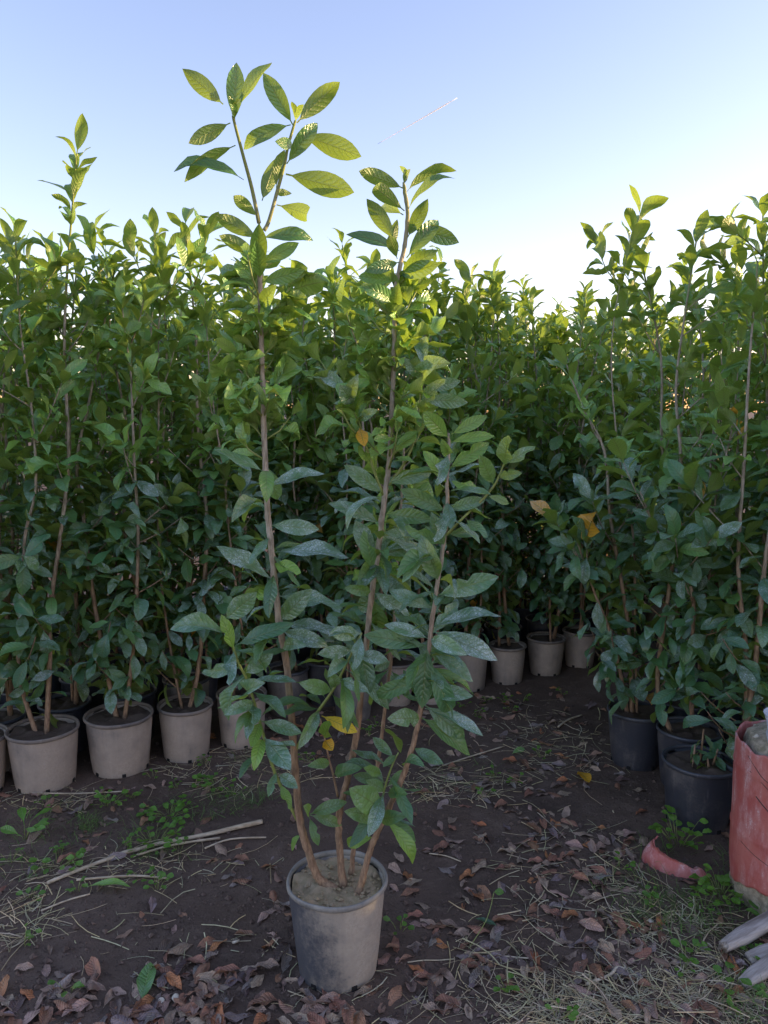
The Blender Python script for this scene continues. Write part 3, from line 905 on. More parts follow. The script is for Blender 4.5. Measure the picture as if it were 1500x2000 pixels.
     (778,1060,800,990,30,'d'),(778,1080,720,1060,30,'d'),(768,1200,800,1120,34,'d'),(764,1290,730,1310,26,'d'),(764,1310,800,1360,30,'m'),
    ]
    TO = {'t': ((0, .05), (.05, .35), (.2, .5)), 'u': ((0, .15), (.30, .6), (.5, .8)), 'k': ((0, .1), (.0, .12), (.2, .4)), 'f': ((0, .1), (.55, .95), (.5, .8)), 'm': ((.1, .7), (.1, .45), (.3, .7)),
          'd': ((.6, 1.2), (.0, .25), (.35, .85)), 'g': ((.35, .55), (.0, .1), (.2, .4)), 'y': ((0, 0), (.5, .5), (.6, .6)), 'o': ((0, 0), (.5, .5), (.6, .6))}
    vt = Vector((0, -1, 0))
    for (x0, y0, x1, y1, wp, t) in keys:
        yb = near_axis(x0, y0)
        Pb = at(x0, y0, yb)
        lp = math.hypot(x1 - x0, y1 - y0)
        want = max(70, min(110, wp / 0.36))      # leaves shorter than their breadth suggests point towards or away from the viewer
        dy = 0.0
        if lp < want * 0.85:
            dy = -math.sqrt(want ** 2 - lp ** 2) / FPX * 2.1 * 0.8
            if rg.random() < 0.2:
                dy = -dy
        dy += rg.uniform(-0.03, 0.02)
        Pt = at(x1, y1, yb + dy)
        ch = Pt - Pb; L = ch.length
        x = ch.normalized()
        view = (CAM - (Pb + Pt) * 0.5).normalized()
        f = view - x * view.dot(x); f.normalize()
        side = f.cross(x)
        if side.z < 0: side = -side
        true_w = 0.32 * L
        wm = wp / FPX * 2.12
        cosr = min(1.0, wm / true_w)
        wsc = max(0.85, min(1.02, wm / true_w)) if cosr >= 1 else 0.92
        ang = math.acos(cosr)
        below = y0 < 520 and t in 'tu'
        if below and rg.random() < 0.72:
            nrm = -f * math.cos(ang) + side * math.sin(ang)
        else:
            nrm = f * math.cos(ang) + side * math.sin(ang)
        nrm = nrm + side * 0.08
        a, b, c = TO[t]
        tonec = (rg.uniform(*a), rg.uniform(*b), rg.uniform(*c))
        if t == 'y': me = LEAF_Y[0]
        elif t == 'o': me = LEAF_O[0]
        else: me = LEAF[rg.choice((0, 1, 2, 3, 5, 7, 0, 4, 8, 9, 10) if y0 > 600 else (0, 1, 2, 3, 0, 1))] if ang < 1.0 else LEAF[rg.choice((0, 1, 4, 3))]
        put_leaf(root, me, leaf_matrix(Pb, ch, nrm, L, wsc), tonec)
    # the middle of the tall stems: dense small puckered leaves on short spurs
    cnt = 0
    small = LeafMass(HI + HIC)
    for ax, y0, y1, nsp in ((A, 570, 900, 27), (B, 570, 930, 24), (D, 800, 1180, 6), (Hh, 770, 900, 3)):
        path = smooth_path(ax, 3)
        for k in range(nsp):
            py = y0 + (y1 - y0) * (k + rg.random() * 0.8) / nsp
            best = min(path, key=lambda p: abs((1000 - FPX * ((p - CAM).z * CP + (p - CAM).y * SP) / ((p - CAM).y * CP - (p - CAM).z * SP)) - py))
            phi = rg.uniform(0, 6.28) if k % 3 else rg.choice((0.2, 2.9))
            out = Vector((math.cos(phi), math.sin(phi) * 0.8, 0.55 + rg.random() * 0.5)).normalized()
            tl = rg.uniform(0.03, 0.13)
            tp = [best, best + out * tl * 0.5, best + (out + UP * 0.25).normalized() * tl]
            MB().tube([p - root.location for p in tp], [0.0028, 0.0024, 0.0016], 5).build('spur', M_TWIG, root)
            nl = rg.randint(4, 7)
            for q in range(nl):
                cnt += 1
                P, T = interp_path(tp, 0.25 + 0.75 * q / (nl - 1))
                i, curl, m = leaf_at(rg, P, T, rg.uniform(0, 6.28), 1.6, False)
                m = m @ Matrix.Scale(rg.uniform(0.62, 0.95), 4)
                curl = rg.random() < 0.55
                tn = (rg.uniform(0.0, .25), rg.uniform(.55, .95), rg.uniform(.7, 1.15))
                if cnt <= 115:
                    put_leaf(root, rg.choice(LEAFC) if curl else LEAF[i % len(LEAF)], m, tn)
                else:
                    small.add(rg.randrange(len(CURL)) + len(SPEC) if curl else i % len(SPEC), m, tn)
    for ax, f0_, f1_, nl in ((A, 0.36, 0.62, 22), (B, 0.36, 0.60, 30), (Cc, 0.42, 0.98, 46), (D, 0.3, 0.8, 30), (E, 0.3, 0.95, 14), (Ff, 0.3, 0.95, 12), (K, 0.2, 0.9, 10)):
        path = smooth_path(ax, 3)
        for k in range(nl):
            P, T = interp_path(path, f0_ + (f1_ - f0_) * rg.random())
            i, curl, m = leaf_at(rg, P, T, rg.uniform(0, 6.28), 1.0, False)
            m = m @ Matrix.Diagonal((1.02, 0.66, 0.98, 1))
            small.add(i % len(SPEC), m, (rg.choice((0.1, rg.uniform(.4, 1.2))), rg.uniform(.0, .45), rg.uniform(.2, .7)))
    small.build('foliage', M_LEAF_H, root)
    # lumps of dry compost on the soil
    mb = MB(); mb.smooth = False
    for k in range(230):
        a = rg.uniform(0, 6.28); q = 0.122 * math.sqrt(rg.random()); sz = rg.uniform(0.002, 0.0085)
        p = Vector((q * math.cos(a), q * math.sin(a), 0.255 + rg.uniform(-.003, .004))); n = len(mb.v)
        for d in ((1, 0, 0), (-1, 0, 0), (0, 1, 0), (0, -1, 0), (0, 0, 1), (0, 0, -1)):
            mb.v.append(p + Vector((d[0] + rg.uniform(-.3, .3), d[1] + rg.uniform(-.3, .3), d[2] * 0.8)) * sz)
        mb.f.extend(tuple(n + t for t in f) for f in ((0, 2, 4), (2, 1, 4), (1, 3, 4), (3, 0, 4), (2, 0, 5), (1, 2, 5), (3, 1, 5), (0, 3, 5)))
    o = mb.build('compost_crumbs', M_POTSOIL, root); o['kind'] = 'stuff'
build_hero()

# ------------------------------------------------------------------ rows of potted laurels
ROW = Vector((math.cos(R(30)), math.sin(R(30)), 0))
BACK = Vector((-math.sin(R(30)), math.cos(R(30)), 0))

def row_plant(pos, label, group, rt, h, mat, rim, soil, seed, top, nst=2, target=210, paths=None, joined=False, zmin=0.0, pot=True, holes=False, radius=0.0115, extra=0):
    x, y = pos
    root = thing('potted_laurel', label, 'potted plant', (x, y, hg(x, y) - 0.004 if y < 6 else -0.004), group)
    rg = random.Random(seed * 13 + 5)
    if pot:
        add_pot(root, rt, rt * rg.uniform(0.80, 0.86), h, mat, rim, soil, seed % 5, holes)
    if paths is None:
        paths = random_stems(rg, (x, y), nst, top, h)
    grow(root, paths, seed, target, joined, zmin, radius, extra=extra)
    return root

def px_path(pts, y0, dy=0.0, depth=0.02, base=None):
    n = len(pts)
    out = [at(px, py, y0 + dy * i / (n - 1)) for i, (px, py) in enumerate(pts)]
    return out

used = []
def ground_xy(px, py):
    p = gnd(px, py); return (p.x, p.y)

FRONT = [
 # px, py of pot base centre, rim radius, height, material, top height, label, stems (pixel paths) or None
 (-52, 1545, .142, .245, M_POT_TAN, 2.42, 'potted laurel in muddy pot at the row end cut by the frame edge', None),
 (90, 1527, .140, .245, M_POT_TAN, 2.74, 'tallest potted laurel of the long row, in the broad mud-splashed pot',
   [[(95, 1420), (97, 1290), (97, 1200), (112, 1090), (130, 950), (134, 860), (126, 700), (130, 550), (142, 400), (150, 300)], [(62, 1420), (42, 1340), (36, 1250), (45, 1130), (50, 1040), (70, 950), (62, 800), (40, 640), (30, 460)]]),
 (237, 1500, .142, .250, M_POT_TAN, 2.40, 'potted laurel with one crooked trunk in tan pot with dark rim',
   [[(228, 1415), (205, 1290), (180, 1150), (162, 1000), (150, 900), (175, 780), (200, 650), (225, 520)], [(250, 1400), (262, 1250), (270, 1050), (262, 900), (255, 720), (240, 560)]]),
 (365, 1472, .122, .250, M_POT_TAN, 2.42, 'potted laurel with forked trunk in smooth tan pot beside the straw',
   [[(375, 1395), (390, 1290), (400, 1120), (405, 1020), (392, 900), (385, 800), (384, 680), (370, 520), (362, 440)], [(352, 1395), (330, 1250), (312, 1100), (308, 930), (310, 800), (310, 640), (320, 500)]]),
 (474, 1448, .118, .245, M_POT_TAN, 2.22, 'potted laurel in tan pot half hidden by the lone plant\'s lowest twig', None),
 (562, 1386, .112, .24, M_POT_GRY, 2.20, 'potted laurel in dull greenish grey pot set back behind the lone plant', None),
 (640, 1372, .112, .24, M_POT_BLK, 2.25, 'potted laurel in black pot behind the lone plant\'s yellow leaf', None),
 (690, 1400, .108, .235, M_POT_GRY, 2.15, 'potted laurel in pale grey pot directly behind the lone plant\'s stems', None),
 (770, 1368, .112, .24, M_POT_TAN, 2.26, 'potted laurel in dull brown pot between the lone plant\'s two thick stems', None),
 (846, 1362, .108, .235, M_POT_TAN, 2.14, 'potted laurel in brown pot hidden behind hanging dusty leaves', None),
 (915, 1340, .108, .235, M_POT_TAN, 2.24, 'potted laurel in brown pot touched by a long dusty leaf tip', None),
 (990, 1328, .105, .225, M_POT_TAN, 2.28, 'bushy low-leaved potted laurel in brown pot at the alley edge', None),
 (1065, 1312, .112, .225, M_POT_TAN, 2.14, 'thin potted laurel in wide brown pot beside the dark alley', None),
 (1131, 1300, .104, .225, M_POT_TAN, 2.10, 'potted laurel in brown pot at the dark end of the alley', None),
 (1196, 1288, .108, .225, M_POT_GRY, 2.12, 'potted laurel in grey pot at the alley bend behind the black pot', None),
]
for k, (px, py, rt, h, mat, top, lab, st) in enumerate(FRONT):
    x, y = ground_xy(px, py)
    paths = None
    if st:
        paths = [px_path(s, y, 0.10 * (1 if i == 0 else -0.4)) for i, s in enumerate(st)]
        for p in paths:
            d = Vector((x, y, 0)) - p[0]
            p[0].y = y; p[0].x += max(-0.06, min(0.06, d.x)) * 0.5; p[0].z = h - 0.05
    rim = M_RIM_TAN if mat is M_POT_TAN else M_RIM_BLK
    row_plant((x, y), lab, 'laurels along the front of the long row', rt, h, mat, rim, M_POTSOIL_D, 100 + k, top, 2, 290 if k < 5 else 270, paths, holes=k < 5 or k > 9, extra=170 if k < 6 else 110)
    used.append((x, y))

# ranks standing behind the front of the long row
seed = 300
GL = 'tall potted laurel packed in the ranks behind the long row of muddy pots'
f0 = Vector((used[1][0], used[1][1], 0)); f1 = Vector((used[13][0], used[13][1], 0))
ROW = (f1 - f0).normalized(); BACK = Vector((-ROW.y, ROW.x, 0))
for r in range(1, 7):
    for k in range(-4, 19):
        rg = random.Random(r * 100 + k)
        P = f0 + ROW * ((k + (0.5 if r % 2 else 0)) * 0.285) + BACK * (0.30 * r + (0.0 if r < 4 else 0.12 * (r - 3)))
        P += Vector((rg.uniform(-.03, .03), rg.uniform(-.03, .03), 0))
        if abs(P.x) > 0.5 * (P.y + 0.25) + 0.35 or P.y < 2.9:
            continue
        if min((P.x - a) ** 2 + (P.y - b) ** 2 for a, b in used) < 0.20 ** 2:
            continue
        used.append((P.x, P.y))
        seed += 1
        top = rg.gauss(2.19, 0.09) + 0.012 * r
        if r <= 1:
            row_plant((P.x, P.y), GL, 'laurels in the ranks behind', .115, .24, rg.choice((M_POT_TAN, M_POT_BLK)), M_RIM_BLK, M_POTSOIL_D, seed, top, 2, 170, extra=90)
        elif r <= 3:
            row_plant((P.x, P.y), GL, 'laurels in the ranks behind', .115, .24, M_POT_BLK, M_RIM_BLK, M_POTSOIL_D, seed, top, 3, 300, joined=True, zmin=0.25)
        else:
            row_plant((P.x, P.y), GL, 'laurels in the ranks behind', .115, .24, M_POT_BLK, M_RIM_BLK, M_POTSOIL_D, seed, top, 2, 220, joined=True, zmin=0.6)

# second block beside the alley
xa, ya = ground_xy(1240, 1487)
row_plant((xa, ya), 'branching potted laurel in scuffed black pot at the corner of the short block', 'laurels of the short block', .126, .25, M_POT_BLK, M_RIM_BLK, M_POTSOIL_D, 501, 2.42, 3, 270,
          [px_path([(1234, 1400), (1230, 1250), (1216, 1150), (1192, 1010), (1180, 880), (1140, 800), (1102, 700)], ya, 0.0),
           px_path([(1244, 1400), (1240, 1220), (1238, 1060), (1220, 960), (1205, 860), (1194, 700), (1210, 560), (1250, 420)], ya, 0.06),
           px_path([(1226, 1400), (1200, 1260), (1162, 1160), (1128, 1060)], ya, -0.10)], holes=True, extra=60)
used.append((xa, ya))
xc, yc = ground_xy(1340, 1530)
row_plant((xc, yc), 'potted laurel in black pot squeezed behind the pot of tiny shoots', 'laurels of the short block', .126, .25, M_POT_BLK, M_RIM_BLK, M_POTSOIL_D, 502, 2.3, 2, 260,
          [px_path([(1310, 1430), (1284, 1340), (1300, 1200), (1320, 1050), (1330, 900), (1320, 760), (1340, 600), (1360, 470)], yc, 0.14),
           px_path([(1350, 1420), (1352, 1250), (1350, 1150), (1290, 1050), (1250, 960)], yc, -0.1)], extra=140)
used.append((xc, yc))
Z0 = Vector((xa, ya, 0))
seed = 520
SB = 'potted laurel crowded inside the short block behind the red pillar'
for (px, py, top, lab, st) in [(1438, 1452, 2.40, 'tall straight potted laurel rising behind the pot of tiny shoots', [[(1437, 1400), (1434, 1200), (1440, 1000), (1440, 850), (1442, 700), (1446, 560), (1450, 470)], [(1450, 1390), (1420, 1200), (1350, 1030), (1310, 960)]]),
                              (1500, 1490, 2.42, 'tall potted laurel with pale trunk directly behind the red pillar', [[(1476, 1400), (1477, 1230), (1492, 1060), (1500, 850), (1492, 600), (1490, 420)], [(1500, 1400), (1530, 1100), (1540, 700), (1530, 380)]])]:
    x, y = ground_xy(px, py)
    seed += 1
    row_plant((x, y), lab, 'laurels of the short block', .12, .25, M_POT_BLK, M_RIM_BLK, M_POTSOIL_D, seed, top, 2, 285, [px_path(s, y, 0.05 if i == 0 else -0.15) for i, s in enumerate(st)], extra=150)
    used.append((x, y))
for j in range(-4, 4):
    for i in range(0, 13):
        rg = random.Random(900 + j * 20 + i)
        P = Z0 + ROW * (i * 0.29 + (0.14 if j % 2 else 0)) - BACK * (j * 0.29) + Vector((rg.uniform(-.03, .03), rg.uniform(-.03, .03), 0))
        if j < 0 and i < -j * 1 + 1:
            continue
        if min((P.x - a) ** 2 + (P.y - b) ** 2 for a, b in used) < 0.22 ** 2:
            continue
        if P.x < 0.535 * P.y * 0.93 and j > 0:
            continue
        # keep the alley between the two blocks open
        if (P - f0).dot(BACK) > -0.42:
            continue
        edge = 0.5 * (P.y + 0.2) + 0.25
        if P.x > edge + 1.9 or P.y < 2.4:
            continue
        used.append((P.x, P.y)); seed += 1
        vis = P.x < edge
        row_plant((P.x, P.y), SB, 'laurels of the short block', .12, .245, M_POT_BLK, M_RIM_BLK, M_POTSOIL_D, seed, rg.gauss(2.26, 0.07), 2, 220 if vis else 170, joined=not (vis and i < 3), zmin=0.15 if vis else 0.4)

# laurel row added out of view to the side: it keeps the low sun from the open soil
def copy_plant(src, loc):
    c = src.copy(); col.objects.link(c); c.location = loc
    for ch in list(src.children):
        d = ch.copy(); col.objects.link(d); d.parent = c
        for g in list(ch.children):
            e = g.copy(); col.objects.link(e); e.parent = d
    return c
protos = []
for j in range(3):
    for i in range(26):
        rg = random.Random(2000 + j * 40 + i)
        x, y = 4.7 + 0.34 * j + rg.uniform(-.05, .05), -0.2 + 0.27 * i + (0.13 if j % 2 else 0) + rg.uniform(-.03, .03)
        if min((x - a) ** 2 + (y - b) ** 2 for a, b in used) < 0.24 ** 2:
            continue
        if len(protos) < 4:
            seed += 1
            protos.append(row_plant((x, y), 'potted laurel in the added unseen shading row beyond the red pillar', 'laurels added for shade', .12, .245, M_POT_BLK, M_RIM_BLK, M_POTSOIL_D, seed, rg.gauss(2.26, 0.04), 4, 640, joined=True, zmin=0.1))
        else:
            copy_plant(protos[(i + j) % 4], (x, y, -0.004))

# pot of tiny shoots
def shoot_pot():
    x, y = ground_xy(1360, 1603)
    root = thing('potted_seedling', 'black pot of tiny cut laurel shoots standing against the red pillar', 'potted plant', (x, y, hg(x, y) - 0.003))
    add_pot(root, .132, .110, .25, M_POT_BLK, M_RIM_BLK, M_POTSOIL_D, 3)
    rg = random.Random(5)
    for (dx, dy, hh, nl) in ((-0.03, -0.01, 0.09, 3), (0.01, 0.02, 0.14, 5), (0.05, 0.0, 0.07, 3), (0.02, -0.04, 0.05, 2)):
        b = Vector((x + dx, y + dy, root.location.z + 0.222)); t = b + Vector((rg.uniform(-.02, .02), 0, hh))
        MB().tube([b - root.location, (b + t) * 0.5 - root.location, t - root.location], [0.0045, 0.004, 0.003], 6).build('stem', M_BARK, root)
        for k in range(nl):
            P = b.lerp(t, 0.4 + 0.6 * k / nl)
            i, c, m = leaf_at(rg, P, UP, rg.uniform(0, 6.28), 0.5, False)
            put_leaf(root, LEAF[i % len(LEAF)], m @ Matrix.Scale(0.62, 4), (rg.uniform(.1, .4), rg.uniform(.05, .3), rg.uniform(.2, .5)))
shoot_pot()

# ------------------------------------------------------------------ red pillar, shard, wood
def red_pillar():
    cx, cy = 1.325, 2.33
    z0 = hg(cx, cy) - 0.01
    root = thing('concrete_pillar', 'short concrete pillar cased in cracked faded red plastic with rubble top', 'pillar', (cx, cy, z0))
    r = 0.185
    def jt(a, z):
        return 0.002 * math.sin(2 * a + z * 5) + 0.002 * noise.noise(Vector((a * 3, z * 8, 1))) + 0.0028 * math.exp(-(((z + 0.06) % 0.21 - 0.105) / 0.006) ** 2)
    # rough foot of bare concrete
    core = MB().lathe([(0.001, 0.0), (0.16, 0.0), (0.172, 0.02), (0.178, 0.06), (0.170, 0.13), (0.166, 0.30), (0.160, 0.52), (0.150, 0.555), (0.11, 0.575), (0.05, 0.59), (0.001, 0.585)], 40,
                      jitter=lambda a, z: (0.012 * noise.noise(Vector((math.cos(a) * 4, math.sin(a) * 4, z * 16))) + 0.01 * noise.noise(Vector((math.cos(a) * 11, math.sin(a) * 11, z * 30)))) * (1 if z < 0.11 or z > 0.5 else 0.2))
    core.build('concrete_core', M_CONC, root)
    # casing with ragged top and bottom edge: bottom broken away on the camera side
    mb = MB(); sides, rows = 72, 60
    zs = []
    for k in range(sides):
        a = 2 * math.pi * k / sides
        front = max(0, math.cos(a - math.radians(245)))
        zb = 0.055 + 0.05 * front + 0.018 * noise.noise(Vector((a * 4, 3, 1)))
        if math.radians(228) < a < math.radians(262): zb += 0.045
        zt = 0.545 + 0.02 * noise.noise(Vector((a * 3, 7, 2)))
        if math.radians(232) < a < math.radians(300): zt -= 0.045 * math.sin((a - math.radians(232)) / math.radians(68) * math.pi) + 0.008
        zs.append((zb, zt))
    for layer in (0, 1):
        for i in range(rows + 1):
            for k in range(sides):
                a = 2 * math.pi * k / sides
                zb, zt = zs[k]; f = i / rows; z = zb + (zt - zb) * f
                rr = r + jt(a, z) - 0.012 * max(0, (0.14 - z)) / 0.14 - layer * 0.005
                mb.v.append(Vector((rr * math.cos(a), rr * math.sin(a), z)))
    n1 = (rows + 1) * sides
    for i in range(rows):
        for k in range(sides):
            k2 = (k + 1) % sides
            q = (i * sides + k, i * sides + k2, (i + 1) * sides + k2, (i + 1) * sides + k)
            mb.f.append(q); mb.f.append(tuple(n1 + t for t in reversed(q)))
    for k in range(sides):
        k2 = (k + 1) % sides
        mb.f.append((k, n1 + k, n1 + k2, k2)); t = rows * sides
        mb.f.append((t + k, t + k2, n1 + t + k2, n1 + t + k))
    mb.build('plastic_casing', M_RED, root)
    # dark cracks: thin ridged lines hugging the casing
    def on(adeg, z, off=0.0025):
        a = math.radians(adeg); rr = r + jt(a, z) + off * 0.3
        return Vector((rr * math.cos(a), rr * math.sin(a), z))
    for pts, rad in (([(205, .405), (213, .385), (222, .365), (230, .345), (238, .335), (246, .325), (254, .30)], 0.0016), ([(243, .33), (244, .30), (242, .27), (245, .24)], 0.0011),
                     ([(192, .52), (204, .49), (212, .47), (226, .455), (250, .44)], 0.0010), ([(196, .475), (210, .455), (224, .43), (252, .41)], 0.0008), ([(190, .23), (206, .215), (222, .20), (240, .17)], 0.0008)):
        MB().tube(smooth_path([on(a, z) for a, z in pts], 3), rad, 5).build('crack', M_WIRE, root)
    rg = random.Random(2)
    for k in range(46):
        a = rg.uniform(0, 6.28); q = rg.uniform(0, 0.145)
        s = rg.uniform(0.008, 0.022)
        mb = MB(); mb.smooth = False
        p = Vector((q * math.cos(a), q * math.sin(a), 0.555 + 0.03 * (1 - q / 0.15) + rg.uniform(-.006, .004)))
        for d in ((1, 0, 0), (-1, 0, 0), (0, 1, 0), (0, -1, 0), (0, 0, 1), (0, 0, -1)):
            mb.v.append(p + Vector(d) * s * rg.uniform(0.6, 1.1) * (0.7 if d[2] else 1))
        mb.f = [(0, 2, 4), (2, 1, 4), (1, 3, 4), (3, 0, 4), (2, 0, 5), (1, 2, 5), (3, 1, 5), (0, 3, 5)]
        mb.build('stone', M_CORE, root)
    # crumpled milky plastic cup standing on the rubble
    c = MB().lathe([(0.001, 0.002), (0.030, 0.0), (0.034, 0.006), (0.038, 0.03), (0.036, 0.045), (0.042, 0.075), (0.045, 0.105), (0.047, 0.108), (0.045, 0.11), (0.042, 0.104), (0.036, 0.05), (0.032, 0.008), (0.001, 0.006)], 28,
                   jitter=lambda a, z: 0.005 * math.sin(3 * a + z * 60) * (z * 9))
    o = c.build('plastic_cup', M_MILK)
    o.location = (cx - 0.098, cy - 0.06, z0 + 0.568); o.rotation_euler = (0.10, -0.12, 0.4)
    tag(o, 'crumpled milky plastic cup on the rubble top of the red pillar', 'cup')
red_pillar()

def shard():
    # curved broken wedge of red casing lying on edge
    p0 = gnd(1338, 1722)
    mb = MB(); nu, nv = 22, 8
    for layer in (0, 1):
        for i in range(nu + 1):
            u = i / nu
            a = math.radians(150 + 178 * u)
            for j in range(nv + 1):
                v = j / nv
                hgt = (0.125 - 0.070 * u + 0.018 * noise.noise(Vector((u * 9, 2, 4))) + 0.010 * noise.noise(Vector((u * 31, 5, 4)))) * v - 0.012
                rr = 0.112 - layer * 0.005 - 0.030 * v * v
                mb.v.append(Vector((rr * 1.15 * math.cos(a), rr * math.sin(a) * 0.62, hgt)))
    n1 = (nu + 1) * (nv + 1)
    def q(i, j, o=0): return o + i * (nv + 1) + j
    for i in range(nu):
        for j in range(nv):
            mb.f.append((q(i, j), q(i + 1, j), q(i + 1, j + 1), q(i, j + 1)))
            mb.f.append((q(i, j, n1), q(i, j + 1, n1), q(i + 1, j + 1, n1), q(i + 1, j, n1)))
        for j in (0, nv):
            mb.f.append((q(i, j), q(i, j, n1), q(i + 1, j, n1), q(i + 1, j)))
    for i in (0, nu):
        for j in range(nv):
            mb.f.append((q(i, j), q(i, j + 1), q(i, j + 1, n1), q(i, j, n1)))
    o = mb.build('plastic_shard', M_RED)
    o.location = (p0.x + 0.01, p0.y + 0.09, hg(p0.x, p0.y) - 0.004); o.rotation_euler = (0, 0.05, -0.40); o.scale = (0.95, 1.0, 0.72)
    tag(o, 'curved broken shard of red plastic lying in grass below the pillar', 'shard')
shard()

def wood_piece(p0, p1, w, t, lab, seed, lift=0.0, lift2=None):
    rg = random.Random(seed)
    a = Vector((p0.x, p0.y, hg(p0.x, p0.y) + t * 0.5 + lift)); b = Vector((p1.x, p1.y, hg(p1.x, p1.y) + t * 0.5 + (lift if lift2 is None else lift2)))
    d = b - a; L = d.length
    x = d.normalized(); y = UP.cross(x).normalized(); z = x.cross(y)
    mb = MB(); n, s = 26, 14
    for i in range(n + 1):
        f = i / n
        k = min(1.0, 0.62 + 2.2 * f) if f < 0.5 else min(1.0, 0.7 + (1 - f) * 1.5)
        for j in range(s):
            ang = 2 * math.pi * j / s
            cx_, cz_ = math.cos(ang), math.sin(ang)
            sq = 1 / max(abs(cx_) ** 1.0, abs(cz_) ** 1.0) ** 0.55
            rough = 1 + 0.16 * noise.noise(Vector((f * 3, j * 0.9, seed))) + 0.05 * noise.noise(Vector((f * 20, j * 2.0, seed)))
            mb.v.append(Vector((f * L + (0.03 * noise.noise(Vector((j * 0.8, seed, 1))) if i in (0, n) else 0), cx_ * w * 0.5 * sq * rough * k, cz_ * t * 0.5 * sq * rough * (0.55 + 0.45 * k))))
    for i in range(n):
        for j in range(s):
            j2 = (j + 1) % s
            mb.f.append((i * s + j, i * s + j2, (i + 1) * s + j2, (i + 1) * s + j))
    mb.f.append(tuple(reversed(range(s)))); mb.f.append(tuple(n * s + j for j in range(s)))
    o = mb.build('wood_piece', M_WOOD)
    o.matrix_basis = Matrix(((x.x, y.x, z.x, a.x), (x.y, y.y, z.y, a.y), (x.z, y.z, z.z, a.z), (0, 0, 0, 1)))
    tag(o, lab, 'wood')
wood_piece(gnd(1412, 1868), gnd(1590, 1772), 0.05, 0.035, 'grey weathered split branch with pale bare face beside the red pillar', 1, 0.012, 0.03)
wood_piece(gnd(1462, 1880), gnd(1640, 1828), 0.055, 0.03, 'grey split branch wedged between two other weathered branches', 2, 0.0, 0.0)
wood_piece(gnd(1450, 1930), gnd(1590, 1838), 0.045, 0.03, 'grey weathered branch with tapered brown tip beside the fallen straw', 3, 0.004, 0.012)

# ------------------------------------------------------------------ litter on the ground
def stalk(pts, r0, r1, lab, name='dry_stalk', frays=0):
    P = [gnd(x, y) for x, y in pts]
    path = smooth_path([Vector((p.x, p.y, hg(p.x, p.y) + r0 * 1.2 + 0.003)) for p in P], 4)
    for i, p in enumerate(path):
        p.z = max(p.z, hg(p.x, p.y) + r0)
    n = len(path)
    o0 = path[0].copy()
    mb = MB().tube([p - o0 for p in path], [(r0 + (r1 - r0) * i / (n - 1)) * (1 + 0.15 * noise.noise(Vector((i * 1.3, r0 * 500, 0)))) for i in range(n)], 7)
    rg = random.Random(int(pts[0][0] * 7 + pts[0][1]))
    for k in range(frays):
        b = path[rg.randrange(0, max(1, n // 3))]
        e = b + Vector((rg.uniform(-.12, .02), rg.uniform(-.03, .03), 0)); e.z = hg(e.x, e.y) + 0.004
        mb.tube([b - o0, (b + e) * 0.5 - o0 + Vector((0, 0, 0.004)), e - o0], [0.002, 0.0017, 0.001], 4)
    o = mb.build(name, M_STALK)
    o.location = o0
    tag(o, lab, 'stalk')
stalk([(92, 1726), (190, 1690), (300, 1655), (400, 1634), (470, 1620), (512, 1610)], 0.006, 0.0095, 'thick pale dry stalk lying across the soil before the tan pots', frays=6)
stalk([(150, 1722), (260, 1716), (330, 1718)], 0.004, 0.0035, 'short broken dry stalk beside the pale green fallen leaf')
stalk([(260, 1678), (340, 1654), (430, 1640)], 0.004, 0.0045, 'thin grey dry stalk lying parallel behind the thick pale stalk')
stalk([(400, 1660), (450, 1645), (520, 1638)], 0.0035, 0.003, 'thin dry stalk beside the broken end of the thick stalk')
stalk([(80, 1780), (130, 1762), (176, 1750)], 0.003, 0.0025, 'short straw-coloured stalk on bare soil beside matted straw')
stalk([(60, 1554), (150, 1552), (248, 1550)], 0.003, 0.003, 'thin dry stalk before the broad mud-splashed pot')
stalk([(865, 1500), (910, 1484), (985, 1462)], 0.0035, 0.003, 'pale bare twig on leaf litter behind the lone pot')
stalk([(1090, 1425), (1110, 1410), (1136, 1400)], 0.005, 0.004, 'stubby dry twig on dark litter beside the scuffed black pot')
stalk([(1050, 1590), (1078, 1616), (1104, 1642)], 0.002, 0.0015, 'thin green-grey straw on bare soil among brown leaves')
stalk([(838, 1666), (870, 1672), (900, 1682)], 0.002, 0.002, 'short pale straw on soil beside the lone pot')
stalk([(972, 1868), (1010, 1870), (1032, 1874)], 0.0025, 0.002, 'short straw bit lying on leaves beside matted straw')
stalk([(1145, 1930), (1190, 1915), (1205, 1900), (1222, 1904)], 0.0045, 0.004, 'bleached curled root lying on matted straw')

def in_ell(px, py, e):
    return ((px - e[0]) / e[2]) ** 2 + ((py - e[1]) / e[3]) ** 2

